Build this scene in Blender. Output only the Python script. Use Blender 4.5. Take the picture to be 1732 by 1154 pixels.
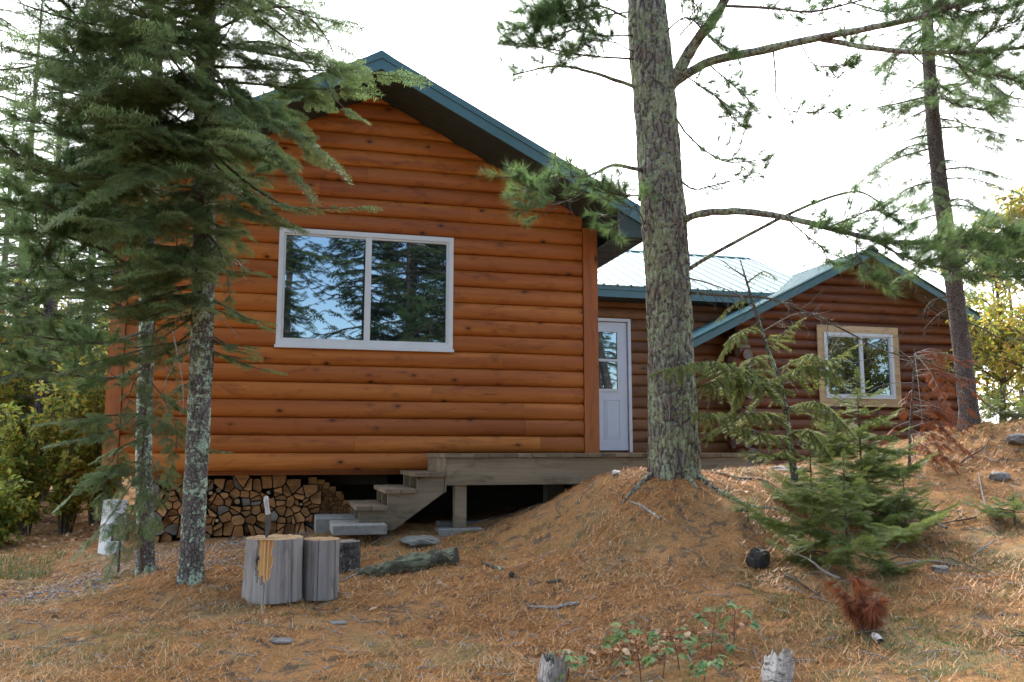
import bpy, math, random
import numpy as np
from mathutils import Vector, Matrix

# ------------------------------------------------------------------ camera, sky, sun, exposure
for o in list(bpy.data.objects): bpy.data.objects.remove(o, do_unlink=True)
SC = bpy.context.scene
COL = SC.collection
PI = math.pi
ZC = 1.0                                   # eye height above the yard
F = 1450.0; YAW = math.radians(14.5); PITCH = math.atan(188 / F)
cam_d = bpy.data.cameras.new('camera'); cam = bpy.data.objects.new('camera', cam_d); COL.objects.link(cam)
cam.location = (0, 0, ZC); cam.rotation_euler = (PI / 2 + PITCH, 0, -YAW)
cam_d.sensor_width = 36; cam_d.lens = F / 1732 * 36; cam_d.clip_start = 0.05; cam_d.clip_end = 2000
SC.camera = cam
SUN_EL = math.radians(36); SUN_AZ = math.radians(12)      # azimuth from +Y towards +X
world = bpy.data.worlds.new('World'); SC.world = world; world.use_nodes = True
sun_d = bpy.data.lights.new('sun', 'SUN'); sun = bpy.data.objects.new('sun', sun_d); COL.objects.link(sun)
sun_d.energy = 1.5; sun_d.angle = math.radians(10); sun_d.color = (1.0, 0.93, 0.82)
sv = Vector((math.sin(SUN_AZ) * math.cos(SUN_EL), math.cos(SUN_AZ) * math.cos(SUN_EL), math.sin(SUN_EL)))
sun.rotation_euler = sv.to_track_quat('Z', 'Y').to_euler()
SC.view_settings.view_transform = 'Standard'; SC.view_settings.look = 'None'
SC.view_settings.gamma = 1; SC.view_settings.exposure = 2.25
SC.cycles.use_denoising = True; SC.cycles.denoising_prefilter = 'ACCURATE'; SC.cycles.denoising_input_passes = 'RGB_ALBEDO_NORMAL'; SC.cycles.sample_clamp_indirect = 6.0; SC.cycles.adaptive_threshold = 0.004; SC.cycles.max_bounces = 6; SC.cycles.transparent_max_bounces = 6

def make_world():
    nt = world.node_tree; N = nt.nodes; L = nt.links; N.clear()
    out = N.new('ShaderNodeOutputWorld'); bg = N.new('ShaderNodeBackground'); bg.inputs['Strength'].default_value = 0.1
    sky = N.new('ShaderNodeTexSky'); sky.sky_type = 'NISHITA'; sky.sun_disc = False
    sky.sun_elevation = SUN_EL; sky.sun_rotation = SUN_AZ; sky.air_density = 1.0; sky.dust_density = 1.2
    tc = N.new('ShaderNodeTexCoord')
    # broken thin cloud, thick towards the sun, ragged behind the viewer
    nz = N.new('ShaderNodeTexNoise'); nz.inputs['Scale'].default_value = 3.2; nz.inputs['Detail'].default_value = 6; nz.inputs['Roughness'].default_value = 0.55
    mp = N.new('ShaderNodeMapping'); mp.inputs['Scale'].default_value = (1, 1, 2.2); mp.inputs['Location'].default_value = (0.35, 0.1, 0.2)
    L.new(tc.outputs['Generated'], mp.inputs[0]); L.new(mp.outputs[0], nz.inputs['Vector'])
    sep = N.new('ShaderNodeSeparateXYZ'); L.new(tc.outputs['Generated'], sep.inputs[0])
    mr = N.new('ShaderNodeMapRange'); mr.inputs['From Min'].default_value = -0.6; mr.inputs['From Max'].default_value = 0.75
    mr.inputs['To Min'].default_value = -0.15; mr.inputs['To Max'].default_value = 0.42; L.new(sep.outputs['Y'], mr.inputs['Value'])
    ad = N.new('ShaderNodeMath'); ad.operation = 'ADD'; L.new(nz.outputs['Fac'], ad.inputs[0]); L.new(mr.outputs[0], ad.inputs[1])
    cr = N.new('ShaderNodeValToRGB'); cr.color_ramp.elements[0].position = 0.47; cr.color_ramp.elements[1].position = 0.68
    L.new(ad.outputs[0], cr.inputs[0])
    mix = N.new('ShaderNodeMix'); mix.data_type = 'RGBA'
    L.new(cr.outputs[0], mix.inputs[0]); L.new(sky.outputs[0], mix.inputs[6])
    mix.inputs[7].default_value = (10.5, 10.8, 11.2, 1)
    L.new(mix.outputs[2], bg.inputs['Color']); L.new(bg.outputs[0], out.inputs[0])
make_world()

FW = np.array([math.sin(YAW) * math.cos(PITCH), math.cos(YAW) * math.cos(PITCH), math.sin(PITCH)])
RT = np.array([math.cos(YAW), -math.sin(YAW), 0.0]); UP = np.cross(RT, FW)
C0 = np.array([0, 0, ZC])
def D(u, v, d): return C0 + (FW + RT * (u - 866) / F - UP * (v - 577) / F) * d
def WY(u, v, Y):
    r = FW + RT * (u - 866) / F - UP * (v - 577) / F
    return C0 + r * Y / r[1]

# ------------------------------------------------------------------ helpers
rng = np.random.default_rng(7); random.seed(7)
ORG = {}
def nrm(a): a = np.asarray(a, float); return a / (np.linalg.norm(a, axis=-1, keepdims=True) + 1e-12)

_tab = np.random.default_rng(3).random((32, 32, 32))
def vnoise(p):
    p = np.asarray(p, float); i = np.floor(p).astype(int); f = p - i; f = f * f * (3 - 2 * f); r = 0
    for a in (0, 1):
        wa = f[..., 0] if a else 1 - f[..., 0]
        for b in (0, 1):
            wb = f[..., 1] if b else 1 - f[..., 1]
            for c in (0, 1):
                wc = f[..., 2] if c else 1 - f[..., 2]
                r = r + wa * wb * wc * _tab[(i[..., 0] + a) % 32, (i[..., 1] + b) % 32, (i[..., 2] + c) % 32]
    return r * 2 - 1
def fbm(p, o=4):
    p = np.asarray(p, float); s = 0; a = 1
    for k in range(o): s = s + a * vnoise(p + 7.3 * k); p = p * 2.03; a *= 0.5
    return s

class MB:
    def __init__(s): s.v = []; s.t = []; s.f = []; s.n = 0
    def add(s, v, f, mat=0, tint=0.5):
        v = np.asarray(v, float); s.v.append(v); f = np.asarray(f, int)
        s.t.append(np.broadcast_to(np.asarray(tint, float), (len(v),)))
        s.f.append((f + s.n, mat)); s.n += len(v); return s
    def inst(s, T, R, loc, tint, mats=None):
        """T=(verts, faces, tint) placed N times; R (N,3,3), loc (N,3), tint (N,)"""
        if len(loc) == 0: return
        V, Fs, tv, mi = T
        n = len(loc); k = len(V)
        vv = np.einsum('nij,vj->nvi', R, V) + loc[:, None, :]
        tt = (np.asarray(tint)[:, None] + tv[None, :])
        base = s.n
        s.v.append(vv.reshape(-1, 3)); s.t.append(tt.reshape(-1)); s.n += n * k
        off = (np.arange(n) * k)[:, None, None] + base
        for m in np.unique(mi):
            ff = Fs[mi == m]
            s.f.append(((ff[None] + off).reshape(-1, Fs.shape[1]), int(m)))
    def box(s, a, b, mat=0, tint=0.5):
        x0, y0, z0 = a; x1, y1, z1 = b
        v = [(x0,y0,z0),(x1,y0,z0),(x1,y1,z0),(x0,y1,z0),(x0,y0,z1),(x1,y0,z1),(x1,y1,z1),(x0,y1,z1)]
        return s.add(v, [(0,3,2,1),(4,5,6,7),(0,1,5,4),(1,2,6,5),(2,3,7,6),(3,0,4,7)], mat, tint)
    def prism(s, poly, a, ax, mat=0, tint=0.5, mat_end=None):
        """poly: list of 3D points (planar), extruded by vector a"""
        p = np.asarray(poly, float); n = len(p); q = p + np.asarray(a, float)
        s.add(np.vstack([p, q]), [(i, (i + 1) % n, n + (i + 1) % n, n + i) for i in range(n)], mat, tint)
        me = mat if mat_end is None else mat_end
        c0 = p.mean(0); c1 = q.mean(0)
        s.add(np.vstack([p, c0]), [(i, n, (i + 1) % n) for i in range(n)], me, tint)
        s.add(np.vstack([q, c1]), [(i, (i + 1) % n, n) for i in range(n)], me, tint)
        return s
    def tube(s, path, rad, n=6, mat=0, tint=0.5, cap=False, rough=0.0, rs=8.0, fn=None):
        P = np.asarray(path, float); m = len(P); rad = np.broadcast_to(np.asarray(rad, float), (m,))
        T = np.gradient(P, axis=0); T = nrm(T)
        up = np.array([0, 0, 1.0]) if abs(T[0][2]) < 0.9 else np.array([1.0, 0, 0])
        A = nrm(np.cross(T, up)); B = np.cross(T, A)
        th = np.arange(n) * 2 * PI / n
        ring = np.cos(th)[None, :, None] * A[:, None, :] + np.sin(th)[None, :, None] * B[:, None, :]
        rr = np.broadcast_to(rad[:, None], (m, n)).copy()
        if rough:
            q = P[:, None, :] + ring * rad[:, None, None]
            rr = rr * (1 + rough * fbm(q * rs, 3))
        if fn is not None: rr = fn(P, th, rr)
        V = (P[:, None, :] + ring * rr[..., None]).reshape(-1, 3)
        i = np.arange(m - 1)[:, None] * n; j = np.arange(n)[None, :]; j2 = (j + 1) % n
        Fc = np.stack([i + j, i + j2, i + n + j2, i + n + j], -1).reshape(-1, 4)
        tt = tint if np.ndim(tint) == 0 else np.repeat(tint, n)
        s.add(V, Fc, mat, tt)
        if cap:
            for e, (r0, rev) in ((0, (0, False)), (m - 1, ((m - 1) * n, True))):
                vs = np.vstack([V[r0:r0 + n], P[e]])
                f = [(k, (k + 1) % n, n) if rev else ((k + 1) % n, k, n) for k in range(n)]
                s.add(vs, f, cap if cap is not True else mat, tint if np.ndim(tint) == 0 else 0.5)
        return s
    def build(s, name, mats, parent=None, origin=None, smooth=False, **kw):
        V = np.vstack(s.v); T = np.concatenate(s.t)
        if parent is not None: origin = ORG[parent.name] if parent.name in ORG else np.zeros(3)
        elif origin is None:
            origin = np.array([V[:, 0].mean(), V[:, 1].mean(), V[:, 2].min()])
        origin = np.asarray(origin, float)
        me = bpy.data.meshes.new(name)
        lt = np.concatenate([np.full(len(f), f.shape[1]) for f, m in s.f]); mi = np.concatenate([np.full(len(f), m) for f, m in s.f])
        li = np.concatenate([f.ravel() for f, m in s.f])
        me.vertices.add(len(V)); me.vertices.foreach_set('co', (V - origin).astype(np.float32).ravel())
        me.loops.add(len(li)); me.loops.foreach_set('vertex_index', li.astype(np.int32))
        me.polygons.add(len(lt)); st = np.concatenate([[0], np.cumsum(lt)[:-1]])
        me.polygons.foreach_set('loop_start', st.astype(np.int32)); me.polygons.foreach_set('loop_total', lt.astype(np.int32))
        me.polygons.foreach_set('material_index', mi.astype(np.int32))
        me.polygons.foreach_set('use_smooth', np.full(len(lt), bool(smooth)))
        at = me.attributes.new('tint', 'FLOAT', 'POINT'); at.data.foreach_set('value', T.astype(np.float32))
        me.update(calc_edges=True)
        for m in (mats if isinstance(mats, (list, tuple)) else [mats]): me.materials.append(M[m] if isinstance(m, str) else m)
        o = bpy.data.objects.new(name, me); COL.objects.link(o)
        if parent is not None: o.parent = parent
        else: o.location = origin
        ORG[o.name] = origin
        props(o, **kw)
        return o
def props(o, label=None, cat=None, group=None, kind=None):
    if label: o['label'] = label
    if cat: o['category'] = cat
    if group: o['group'] = group
    if kind: o['kind'] = kind
def thing(name, loc, label, cat, group=None):
    o = bpy.data.objects.new(name, None); COL.objects.link(o); o.location = tuple(loc); o.empty_display_size = 0.2
    ORG[o.name] = np.asarray(loc, float); props(o, label, cat, group); return o
def dup(root, loc, rotz=0.0, sc=1.0, label=None, group=None):
    r = root.copy(); COL.objects.link(r); r.location = tuple(loc); r.rotation_euler = (0, 0, rotz); r.scale = (sc,) * 3
    if label: r['label'] = label
    if group: r['group'] = group
    for ch in root.children:
        c = ch.copy(); COL.objects.link(c); c.parent = r
        for g in ch.children:
            d = g.copy(); COL.objects.link(d); d.parent = c
    return r
def spline(pts, n):
    """Catmull-Rom through pts, n samples, uniform-ish"""
    P = np.asarray(pts, float); k = len(P)
    if k == 2: return P[0] + (P[1] - P[0]) * np.linspace(0, 1, n)[:, None]
    Q = np.vstack([2 * P[0] - P[1], P, 2 * P[-1] - P[-2]])
    t = np.linspace(0, k - 1 - 1e-9, n); i = t.astype(int); f = (t - i)[:, None]
    a, b, c, d = Q[i], Q[i + 1], Q[i + 2], Q[i + 3]
    return 0.5 * (2 * b + (c - a) * f + (2 * a - 5 * b + 4 * c - d) * f ** 2 + (3 * b - a - 3 * c + d) * f ** 3)
def pix(pts, n=None):
    P = [D(*p) for p in pts]; return spline(P, n or 6 * len(P))

# ------------------------------------------------------------------ materials
M = {}
class NT:
    def __init__(s, name):
        m = bpy.data.materials.new(name); m.use_nodes = True; s.m = m; s.nt = m.node_tree; s.N = s.nt.nodes; s.L = s.nt.links
        s.N.clear(); s.out = s.N.new('ShaderNodeOutputMaterial'); M[name] = m
    def n(s, t, **kw):
        x = s.N.new(t)
        for k, v in kw.items(): setattr(x, k, v)
        return x
    def l(s, a, b): s.L.new(a, b)
    def coord(s, scale=(1, 1, 1), loc=(0, 0, 0), kind='Object'):
        tc = s.n('ShaderNodeTexCoord'); mp = s.n('ShaderNodeMapping'); mp.inputs['Scale'].default_value = scale; mp.inputs['Location'].default_value = loc
        s.l(tc.outputs[kind], mp.inputs[0]); return mp.outputs[0]
    def noise(s, vec, scale, detail=4, rough=0.6, dist=0):
        x = s.n('ShaderNodeTexNoise'); x.inputs['Scale'].default_value = scale; x.inputs['Detail'].default_value = detail
        x.inputs['Roughness'].default_value = rough; x.inputs['Distortion'].default_value = dist; s.l(vec, x.inputs['Vector']); return x.outputs['Fac']
    def voro(s, vec, scale, feature='F1', out='Distance'):
        x = s.n('ShaderNodeTexVoronoi', feature=feature); x.inputs['Scale'].default_value = scale; s.l(vec, x.inputs['Vector']); return x.outputs[out]
    def ramp(s, fac, stops, interp='LINEAR'):
        x = s.n('ShaderNodeValToRGB'); x.color_ramp.interpolation = interp; e = x.color_ramp.elements
        while len(e) < len(stops): e.new(0.5)
        for i, (p, c) in enumerate(stops):
            e[i].position = p; e[i].color = (*c, 1) if not np.isscalar(c) else (c, c, c, 1)
        s.l(fac, x.inputs[0]); return x.outputs[0]
    def mix(s, fac, a, b, mode='MIX'):
        x = s.n('ShaderNodeMix', data_type='RGBA', blend_type=mode)
        if np.isscalar(fac): x.inputs[0].default_value = fac
        else: s.l(fac, x.inputs[0])
        for i, c in ((6, a), (7, b)):
            if isinstance(c, tuple): x.inputs[i].default_value = (*c, 1)
            else: s.l(c, x.inputs[i])
        return x.outputs[2]
    def math(s, op, a, b=None, clamp=False):
        x = s.n('ShaderNodeMath', operation=op, use_clamp=clamp)
        for i, c in enumerate((a, b)):
            if c is None: continue
            if np.isscalar(c): x.inputs[i].default_value = c
            else: s.l(c, x.inputs[i])
        return x.outputs[0]
    def tint(s): x = s.n('ShaderNodeAttribute', attribute_name='tint'); return x.outputs['Fac']
    def bump(s, h, strength=0.5, dist=0.02):
        x = s.n('ShaderNodeBump'); x.inputs['Strength'].default_value = strength; x.inputs['Distance'].default_value = dist; s.l(h, x.inputs['Height']); return x.outputs[0]
    def princ(s, col, rough=0.7, bump=None, metal=0.0, spec=0.5, coat=0.0, ior=None):
        b = s.n('ShaderNodeBsdfPrincipled')
        if isinstance(col, tuple): b.inputs['Base Color'].default_value = (*col, 1)
        else: s.l(col, b.inputs['Base Color'])
        if np.isscalar(rough): b.inputs['Roughness'].default_value = rough
        else: s.l(rough, b.inputs['Roughness'])
        b.inputs['Metallic'].default_value = metal; b.inputs['Specular IOR Level'].default_value = spec; b.inputs['Coat Weight'].default_value = coat
        if ior: b.inputs['IOR'].default_value = ior
        if bump is not None: s.l(bump, b.inputs['Normal'])
        s.l(b.outputs[0], s.out.inputs[0]); return b

def foliage(name, stops, transl=0.4, rough=0.5):
    t = NT(name); c = t.ramp(t.tint(), stops)
    nz = t.noise(t.coord(), 9.0, 2); c = t.mix(t.ramp(nz, [(0.3, 0.0), (0.7, 0.35)]), c, (0.10, 0.085, 0.03))
    a = t.n('ShaderNodeBsdfPrincipled'); t.l(c, a.inputs['Base Color']); a.inputs['Roughness'].default_value = rough; a.inputs['Specular IOR Level'].default_value = 0.35
    b = t.n('ShaderNodeBsdfTranslucent'); t.l(c, b.inputs['Color'])
    m = t.n('ShaderNodeMixShader'); m.inputs[0].default_value = transl; t.l(a.outputs[0], m.inputs[1]); t.l(b.outputs[0], m.inputs[2]); t.l(m.outputs[0], t.out.inputs[0])
foliage('fir_needles', [(0.0, (0.065, 0.115, 0.05)), (0.35, (0.125, 0.20, 0.085)), (0.6, (0.195, 0.285, 0.12)), (0.85, (0.20, 0.31, 0.11)), (1.0, (0.36, 0.21, 0.07))], 0.5)
foliage('sapling_needles', [(0.0, (0.085, 0.13, 0.035)), (0.4, (0.165, 0.235, 0.06)), (0.75, (0.27, 0.34, 0.09)), (1.0, (0.36, 0.24, 0.09))], 0.45)
foliage('pine_needles', [(0.0, (0.06, 0.12, 0.05)), (0.5, (0.13, 0.23, 0.085)), (0.85, (0.22, 0.32, 0.11)), (1.0, (0.38, 0.23, 0.08))], 0.6)
foliage('lichen_spruce', [(0.0, (0.12, 0.17, 0.055)), (0.5, (0.24, 0.29, 0.09)), (1.0, (0.38, 0.30, 0.12))], 0.5)
foliage('rust_needles', [(0.0, (0.15, 0.04, 0.018)), (0.5, (0.30, 0.085, 0.03)), (1.0, (0.45, 0.17, 0.07))], 0.3)
foliage('broad_leaves', [(0.0, (0.11, 0.20, 0.045)), (0.45, (0.30, 0.40, 0.075)), (0.7, (0.52, 0.46, 0.08)), (0.9, (0.55, 0.34, 0.06)), (1.0, (0.40, 0.17, 0.05))], 0.5)
foliage('bramble_leaves', [(0.0, (0.09, 0.18, 0.07)), (0.6, (0.16, 0.28, 0.10)), (0.9, (0.32, 0.33, 0.09)), (1.0, (0.5, 0.2, 0.06))], 0.4)
foliage('needle_litter', [(0.0, (0.09, 0.045, 0.025)), (0.3, (0.40, 0.155, 0.045)), (0.6, (0.66, 0.30, 0.095)), (0.85, (0.76, 0.46, 0.20)), (1.0, (0.58, 0.48, 0.34))], 0.12)
foliage('grass_blades', [(0.0, (0.12, 0.19, 0.05)), (0.35, (0.24, 0.26, 0.10)), (0.7, (0.44, 0.36, 0.18)), (1.0, (0.55, 0.44, 0.26))], 0.25)
foliage('moss_grass', [(0.0, (0.05, 0.14, 0.04)), (1.0, (0.14, 0.25, 0.08))], 0.25)
foliage('dry_leaves', [(0.0, (0.20, 0.10, 0.06)), (0.5, (0.50, 0.30, 0.17)), (1.0, (0.66, 0.50, 0.34))], 0.25)

def bark(name, c1, c2, lich, amount, sc=(14, 14, 5), bumpd=0.03):
    t = NT(name); v = t.coord(sc); w = t.coord((1, 1, 1))
    n1 = t.noise(v, 1.0, 6, 0.7, 0.4); n2 = t.voro(v, 1.3, 'DISTANCE_TO_EDGE')
    c = t.mix(t.ramp(n1, [(0.3, 0.0), (0.7, 1.0)]), c1, c2)
    c = t.mix(t.ramp(n2, [(0.0, 0.0), (0.12, 1.0)]), tuple(x * 0.35 for x in c1), c)
    l1 = t.noise(w, 26, 5, 0.75, 0.3); l2 = t.noise(w, 5, 3, 0.6)
    lm = t.ramp(t.math('ADD', l1, t.math('MULTIPLY', l2, 0.65)), [(amount + .075, 0.0), (amount + 0.16, 1.0)])
    l3 = t.noise(w, 60, 3, 0.7); lc = t.mix(t.ramp(l3, [(0.35, 0.0), (0.65, 1.0)]), lich, tuple(min(1, x * 1.6) for x in lich))
    c = t.mix(lm, c, lc)
    h = t.math('ADD', t.math('MULTIPLY', t.ramp(n2, [(0.0, 0.0), (0.25, 1.0)]), 0.7), t.math('ADD', t.math('MULTIPLY', n1, 0.5), t.math('MULTIPLY', l1, 0.4)))
    t.princ(c, 0.9, t.bump(h, 0.9, bumpd), spec=0.2)
bark('pine_bark', (0.13, 0.11, 0.10), (0.26, 0.225, 0.205), (0.21, 0.24, 0.155), 0.73, (16, 16, 6))
bark('fir_bark', (0.10, 0.09, 0.085), (0.19, 0.17, 0.16), (0.27, 0.36, 0.27), 0.76, (30, 30, 18), 0.012)
bark('twig_bark', (0.09, 0.075, 0.06), (0.17, 0.14, 0.11), (0.22, 0.24, 0.17), 0.86, (60, 60, 60), 0.004)
bark('spruce_bark', (0.095, 0.08, 0.078), (0.19, 0.16, 0.155), (0.20, 0.21, 0.16), 0.88, (40, 40, 24), 0.012)
bark('grey_twig', (0.24, 0.22, 0.20), (0.42, 0.39, 0.36), (0.35, 0.38, 0.30), 0.9, (60, 60, 60), 0.004)
def birchmat(name, lo, hi, thr, sc):
    t = NT(name); n1 = t.noise(t.coord(sc), 1.0, 6, 0.75, 0.8); n2 = t.noise(t.coord((22, 22, 22)), 1.0, 4, 0.7)
    c = t.mix(t.ramp(n1, [(thr - .06, 0.0), (thr + .05, 1.0)]), lo, hi); c = t.mix(t.ramp(n2, [(0.35, 0.6), (0.6, 0.0)]), c, tuple(x * .4 for x in hi))
    t.princ(c, 0.85, t.bump(n1, 1.0, 0.012), spec=0.2)
birchmat('birch_bark', (0.07, 0.06, 0.055), (0.56, 0.53, 0.50), .46, (14, 14, 40)); birchmat('mossy_wood', (0.05, 0.045, 0.038), (0.19, 0.205, 0.13), .52, (5, 26, 26)); birchmat('flaky_bark', (0.035, 0.03, 0.03), (0.42, 0.38, 0.36), .60, (50, 50, 22)); birchmat('splinter_wood', (0.09, 0.085, 0.08), (0.42, 0.39, 0.37), .46, (60, 60, 5))
bark('mossy_bark', (0.10, 0.085, 0.075), (0.30, 0.27, 0.24), (0.21, 0.27, 0.13), 0.80, (6, 16, 16), 0.02)

def wood(name, base, dark, light, grain=(1.2, 26, 26), knots=True, rough=0.5, spec=0.4, kscale=(2.4, 1, 5.6), kcol=None, gs=1.0, streak=None):
    t = NT(name); tn = t.tint()
    tcn = t.n('ShaderNodeTexCoord'); ad = t.n('ShaderNodeVectorMath', operation='ADD'); cmb = t.n('ShaderNodeCombineXYZ')
    t.l(t.math('MULTIPLY', tn, 37.0), cmb.inputs[0]); t.l(t.math('MULTIPLY', tn, 11.0), cmb.inputs[1])
    t.l(tcn.outputs['Object'], ad.inputs[0]); t.l(cmb.outputs[0], ad.inputs[1])
    def mp(s):
        m = t.n('ShaderNodeMapping'); m.inputs['Scale'].default_value = s; t.l(ad.outputs[0], m.inputs[0]); return m.outputs[0]
    g = t.noise(mp(grain), gs, 6, 0.65, 1.2); g2 = t.noise(mp(tuple(x * 0.22 for x in grain)), gs, 3, 0.5, 0.6)
    c = t.mix(t.ramp(g, [(0.3, 0.0), (0.7, 1.0)]), base, light)
    c = t.mix(t.ramp(g2, [(0.38, 0.55), (0.62, 0.0)]), c, dark)
    c = t.mix(t.ramp(tn, [(0.0, 0.5), (0.5, 0.0), (1.0, 0.0)]), c, dark)
    h = g
    if knots:
        kv = mp(kscale); k = t.voro(kv, 1.0); kn = t.noise(mp((30, 30, 30)), 1.0, 3)
        kk = t.math('ADD', k, t.math('MULTIPLY', kn, 0.07))
        km = t.ramp(kk, [(0.10, 1.0), (0.15, 0.35), (0.30, 0.0)])
        c = t.mix(km, c, kcol or tuple(x * 0.25 for x in dark))
    st = t.noise(mp((2.5, 3, 9) if grain[2] > 3 else (11, 11, 2.2)), 1.0, 5, 0.7, 0.8)
    c = t.mix(t.ramp(st, [(0.53, 0.0), (0.72, 0.65)]), c, streak or tuple(x * 0.5 for x in dark))
    t.princ(c, rough, t.bump(h, 0.25, 0.004), spec=spec)
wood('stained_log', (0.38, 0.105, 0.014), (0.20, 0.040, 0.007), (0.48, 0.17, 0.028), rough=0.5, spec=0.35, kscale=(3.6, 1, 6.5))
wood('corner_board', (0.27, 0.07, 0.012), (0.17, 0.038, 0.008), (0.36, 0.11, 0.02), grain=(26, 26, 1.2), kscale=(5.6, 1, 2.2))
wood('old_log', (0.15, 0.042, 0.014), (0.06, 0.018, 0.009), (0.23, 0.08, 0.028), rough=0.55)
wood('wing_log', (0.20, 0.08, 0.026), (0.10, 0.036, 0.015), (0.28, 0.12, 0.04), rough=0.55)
wood('deck_wood', (0.20, 0.155, 0.105), (0.10, 0.077, 0.052), (0.28, 0.225, 0.16), rough=0.85, spec=0.15, kscale=(1.2, 1, 3.4))
wood('new_plywood', (0.50, 0.34, 0.18), (0.36, 0.22, 0.10), (0.60, 0.43, 0.25), rough=0.7, kscale=(2, 1, 2), kcol=(0.2, 0.11, 0.05))
wood('grey_wood', (0.25, 0.235, 0.22), (0.17, 0.15, 0.14), (0.34, 0.315, 0.295), grain=(44, 44, 2.6), rough=0.9, spec=0.1, kscale=(3, 3, 2.5))
wood('fresh_wood', (0.52, 0.29, 0.11), (0.34, 0.16, 0.055), (0.64, 0.40, 0.18), grain=(30, 30, 2.0), rough=0.8, spec=0.15, knots=False)
wood('sawn_end', (0.40, 0.26, 0.14), (0.20, 0.12, 0.065), (0.56, 0.40, 0.24), grain=(25, 25, 25), rough=0.9, spec=0.1, knots=False)
wood('split_end', (0.36, 0.155, 0.055), (0.15, 0.065, 0.028), (0.54, 0.28, 0.115), grain=(18, 18, 60), rough=0.9, spec=0.1, knots=False)
wood('grey_end', (0.22, 0.18, 0.15), (0.10, 0.08, 0.065), (0.34, 0.29, 0.25), grain=(18, 18, 60), rough=0.9, spec=0.1, knots=False)
def plain(name, col, rough=0.5, metal=0, spec=0.5, ns=6, amt=0.15, bs=None, bd=0.003, coat=0):
    t = NT(name); n = t.noise(t.coord(), ns, 5, 0.65)
    c = t.mix(t.ramp(n, [(0.3, 0.0), (0.75, 1.0)]), tuple(x * (1 - amt) for x in col), tuple(min(1, x * (1 + amt)) for x in col))
    b = t.bump(t.noise(t.coord(), bs, 5, 0.7), 0.5, bd) if bs else None
    t.princ(c, rough, b, metal, spec, coat)
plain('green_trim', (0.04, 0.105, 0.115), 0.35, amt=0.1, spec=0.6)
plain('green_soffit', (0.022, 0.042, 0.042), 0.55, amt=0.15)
plain('green_metal', (0.10, 0.20, 0.20), 0.36, 0.0, amt=0.12, coat=0.15, spec=0.5)
plain('white_vinyl', (0.62, 0.64, 0.66), 0.4, amt=0.05)
plain('white_door', (0.60, 0.64, 0.70), 0.45, amt=0.05)
plain('white_plastic', (0.60, 0.58, 0.58), 0.5, amt=0.2, ns=4)
plain('concrete', (0.21, 0.205, 0.19), 0.95, amt=0.25, ns=20, bs=60, bd=0.004)
plain('rock', (0.20, 0.19, 0.18), 0.9, amt=0.5, ns=8, bs=18, bd=0.03)
plain('slate', (0.16, 0.165, 0.15), 0.85, amt=0.35, ns=8, bs=20, bd=0.01)
plain('black_metal', (0.03, 0.03, 0.03), 0.5, amt=0.2)
plain('blade_steel', (0.10, 0.10, 0.10), 0.35, 0.7, amt=0.4, ns=15)
plain('handle_wrap', (0.38, 0.37, 0.35), 0.6, amt=0.2, ns=30)
plain('lamp_glass', (0.30, 0.27, 0.20), 0.2, amt=0.2)
plain('dark_earth', (0.07, 0.055, 0.045), 0.95, amt=0.5, ns=15, bs=30, bd=0.03)
plain('dark_crawl', (0.05, 0.045, 0.04), 0.95, amt=0.3)  # near-black base carries the crawlspace shade in its colour
plain('black_bark', (0.03, 0.028, 0.027), 0.9, amt=0.5, ns=20, bs=40, bd=0.02)
plain('brass', (0.35, 0.25, 0.1), 0.3, 0.9)
def glass():
    t = NT('window_glass')
    g = t.n('ShaderNodeBsdfGlossy'); g.inputs['Roughness'].default_value = 0.012; g.inputs['Color'].default_value = (0.72, 0.88, 1.0, 1)
    nz = t.noise(t.coord((1, 1, 1)), 2.2, 2); t.l(t.bump(nz, 0.05, 0.01), g.inputs['Normal'])
    d = t.n('ShaderNodeBsdfDiffuse'); d.inputs['Color'].default_value = (0.008, 0.010, 0.012, 1)
    fr = t.n('ShaderNodeFresnel'); fr.inputs['IOR'].default_value = 2.3
    m = t.n('ShaderNodeMixShader'); t.l(t.math('MULTIPLY', fr.outputs[0], 1.6, True), m.inputs[0]); t.l(d.outputs[0], m.inputs[1]); t.l(g.outputs[0], m.inputs[2]); t.l(m.outputs[0], t.out.inputs[0])
glass()
def ground_mat():
    t = NT('forest_floor'); v = t.coord()
    n1 = t.noise(v, 1.1, 5, 0.6); n2 = t.noise(v, 9, 6, 0.7, 0.5); n3 = t.noise(v, 60, 4, 0.7, 0.8)
    c = t.mix(t.ramp(n3, [(0.3, 0.0), (0.7, 1.0)]), (0.20, 0.10, 0.045), (0.52, 0.275, 0.11))
    c = t.mix(t.ramp(n2, [(0.38, 0.9), (0.49, 0.0)]), c, (0.10, 0.08, 0.065))
    c = t.mix(t.ramp(n1, [(0.52, 0.0), (0.66, 0.6)]), c, (0.24, 0.215, 0.12))
    t.princ(c, 0.95, t.bump(t.math('ADD', n3, n2), 0.9, 0.03), spec=0.1)
ground_mat()
t = NT('gravel'); _c = t.ramp(t.tint(), [(0.0, (0.10, 0.085, 0.08)), (0.5, (0.22, 0.18, 0.165)), (1.0, (0.42, 0.37, 0.35))]); t.princ(_c, 0.9)

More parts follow.
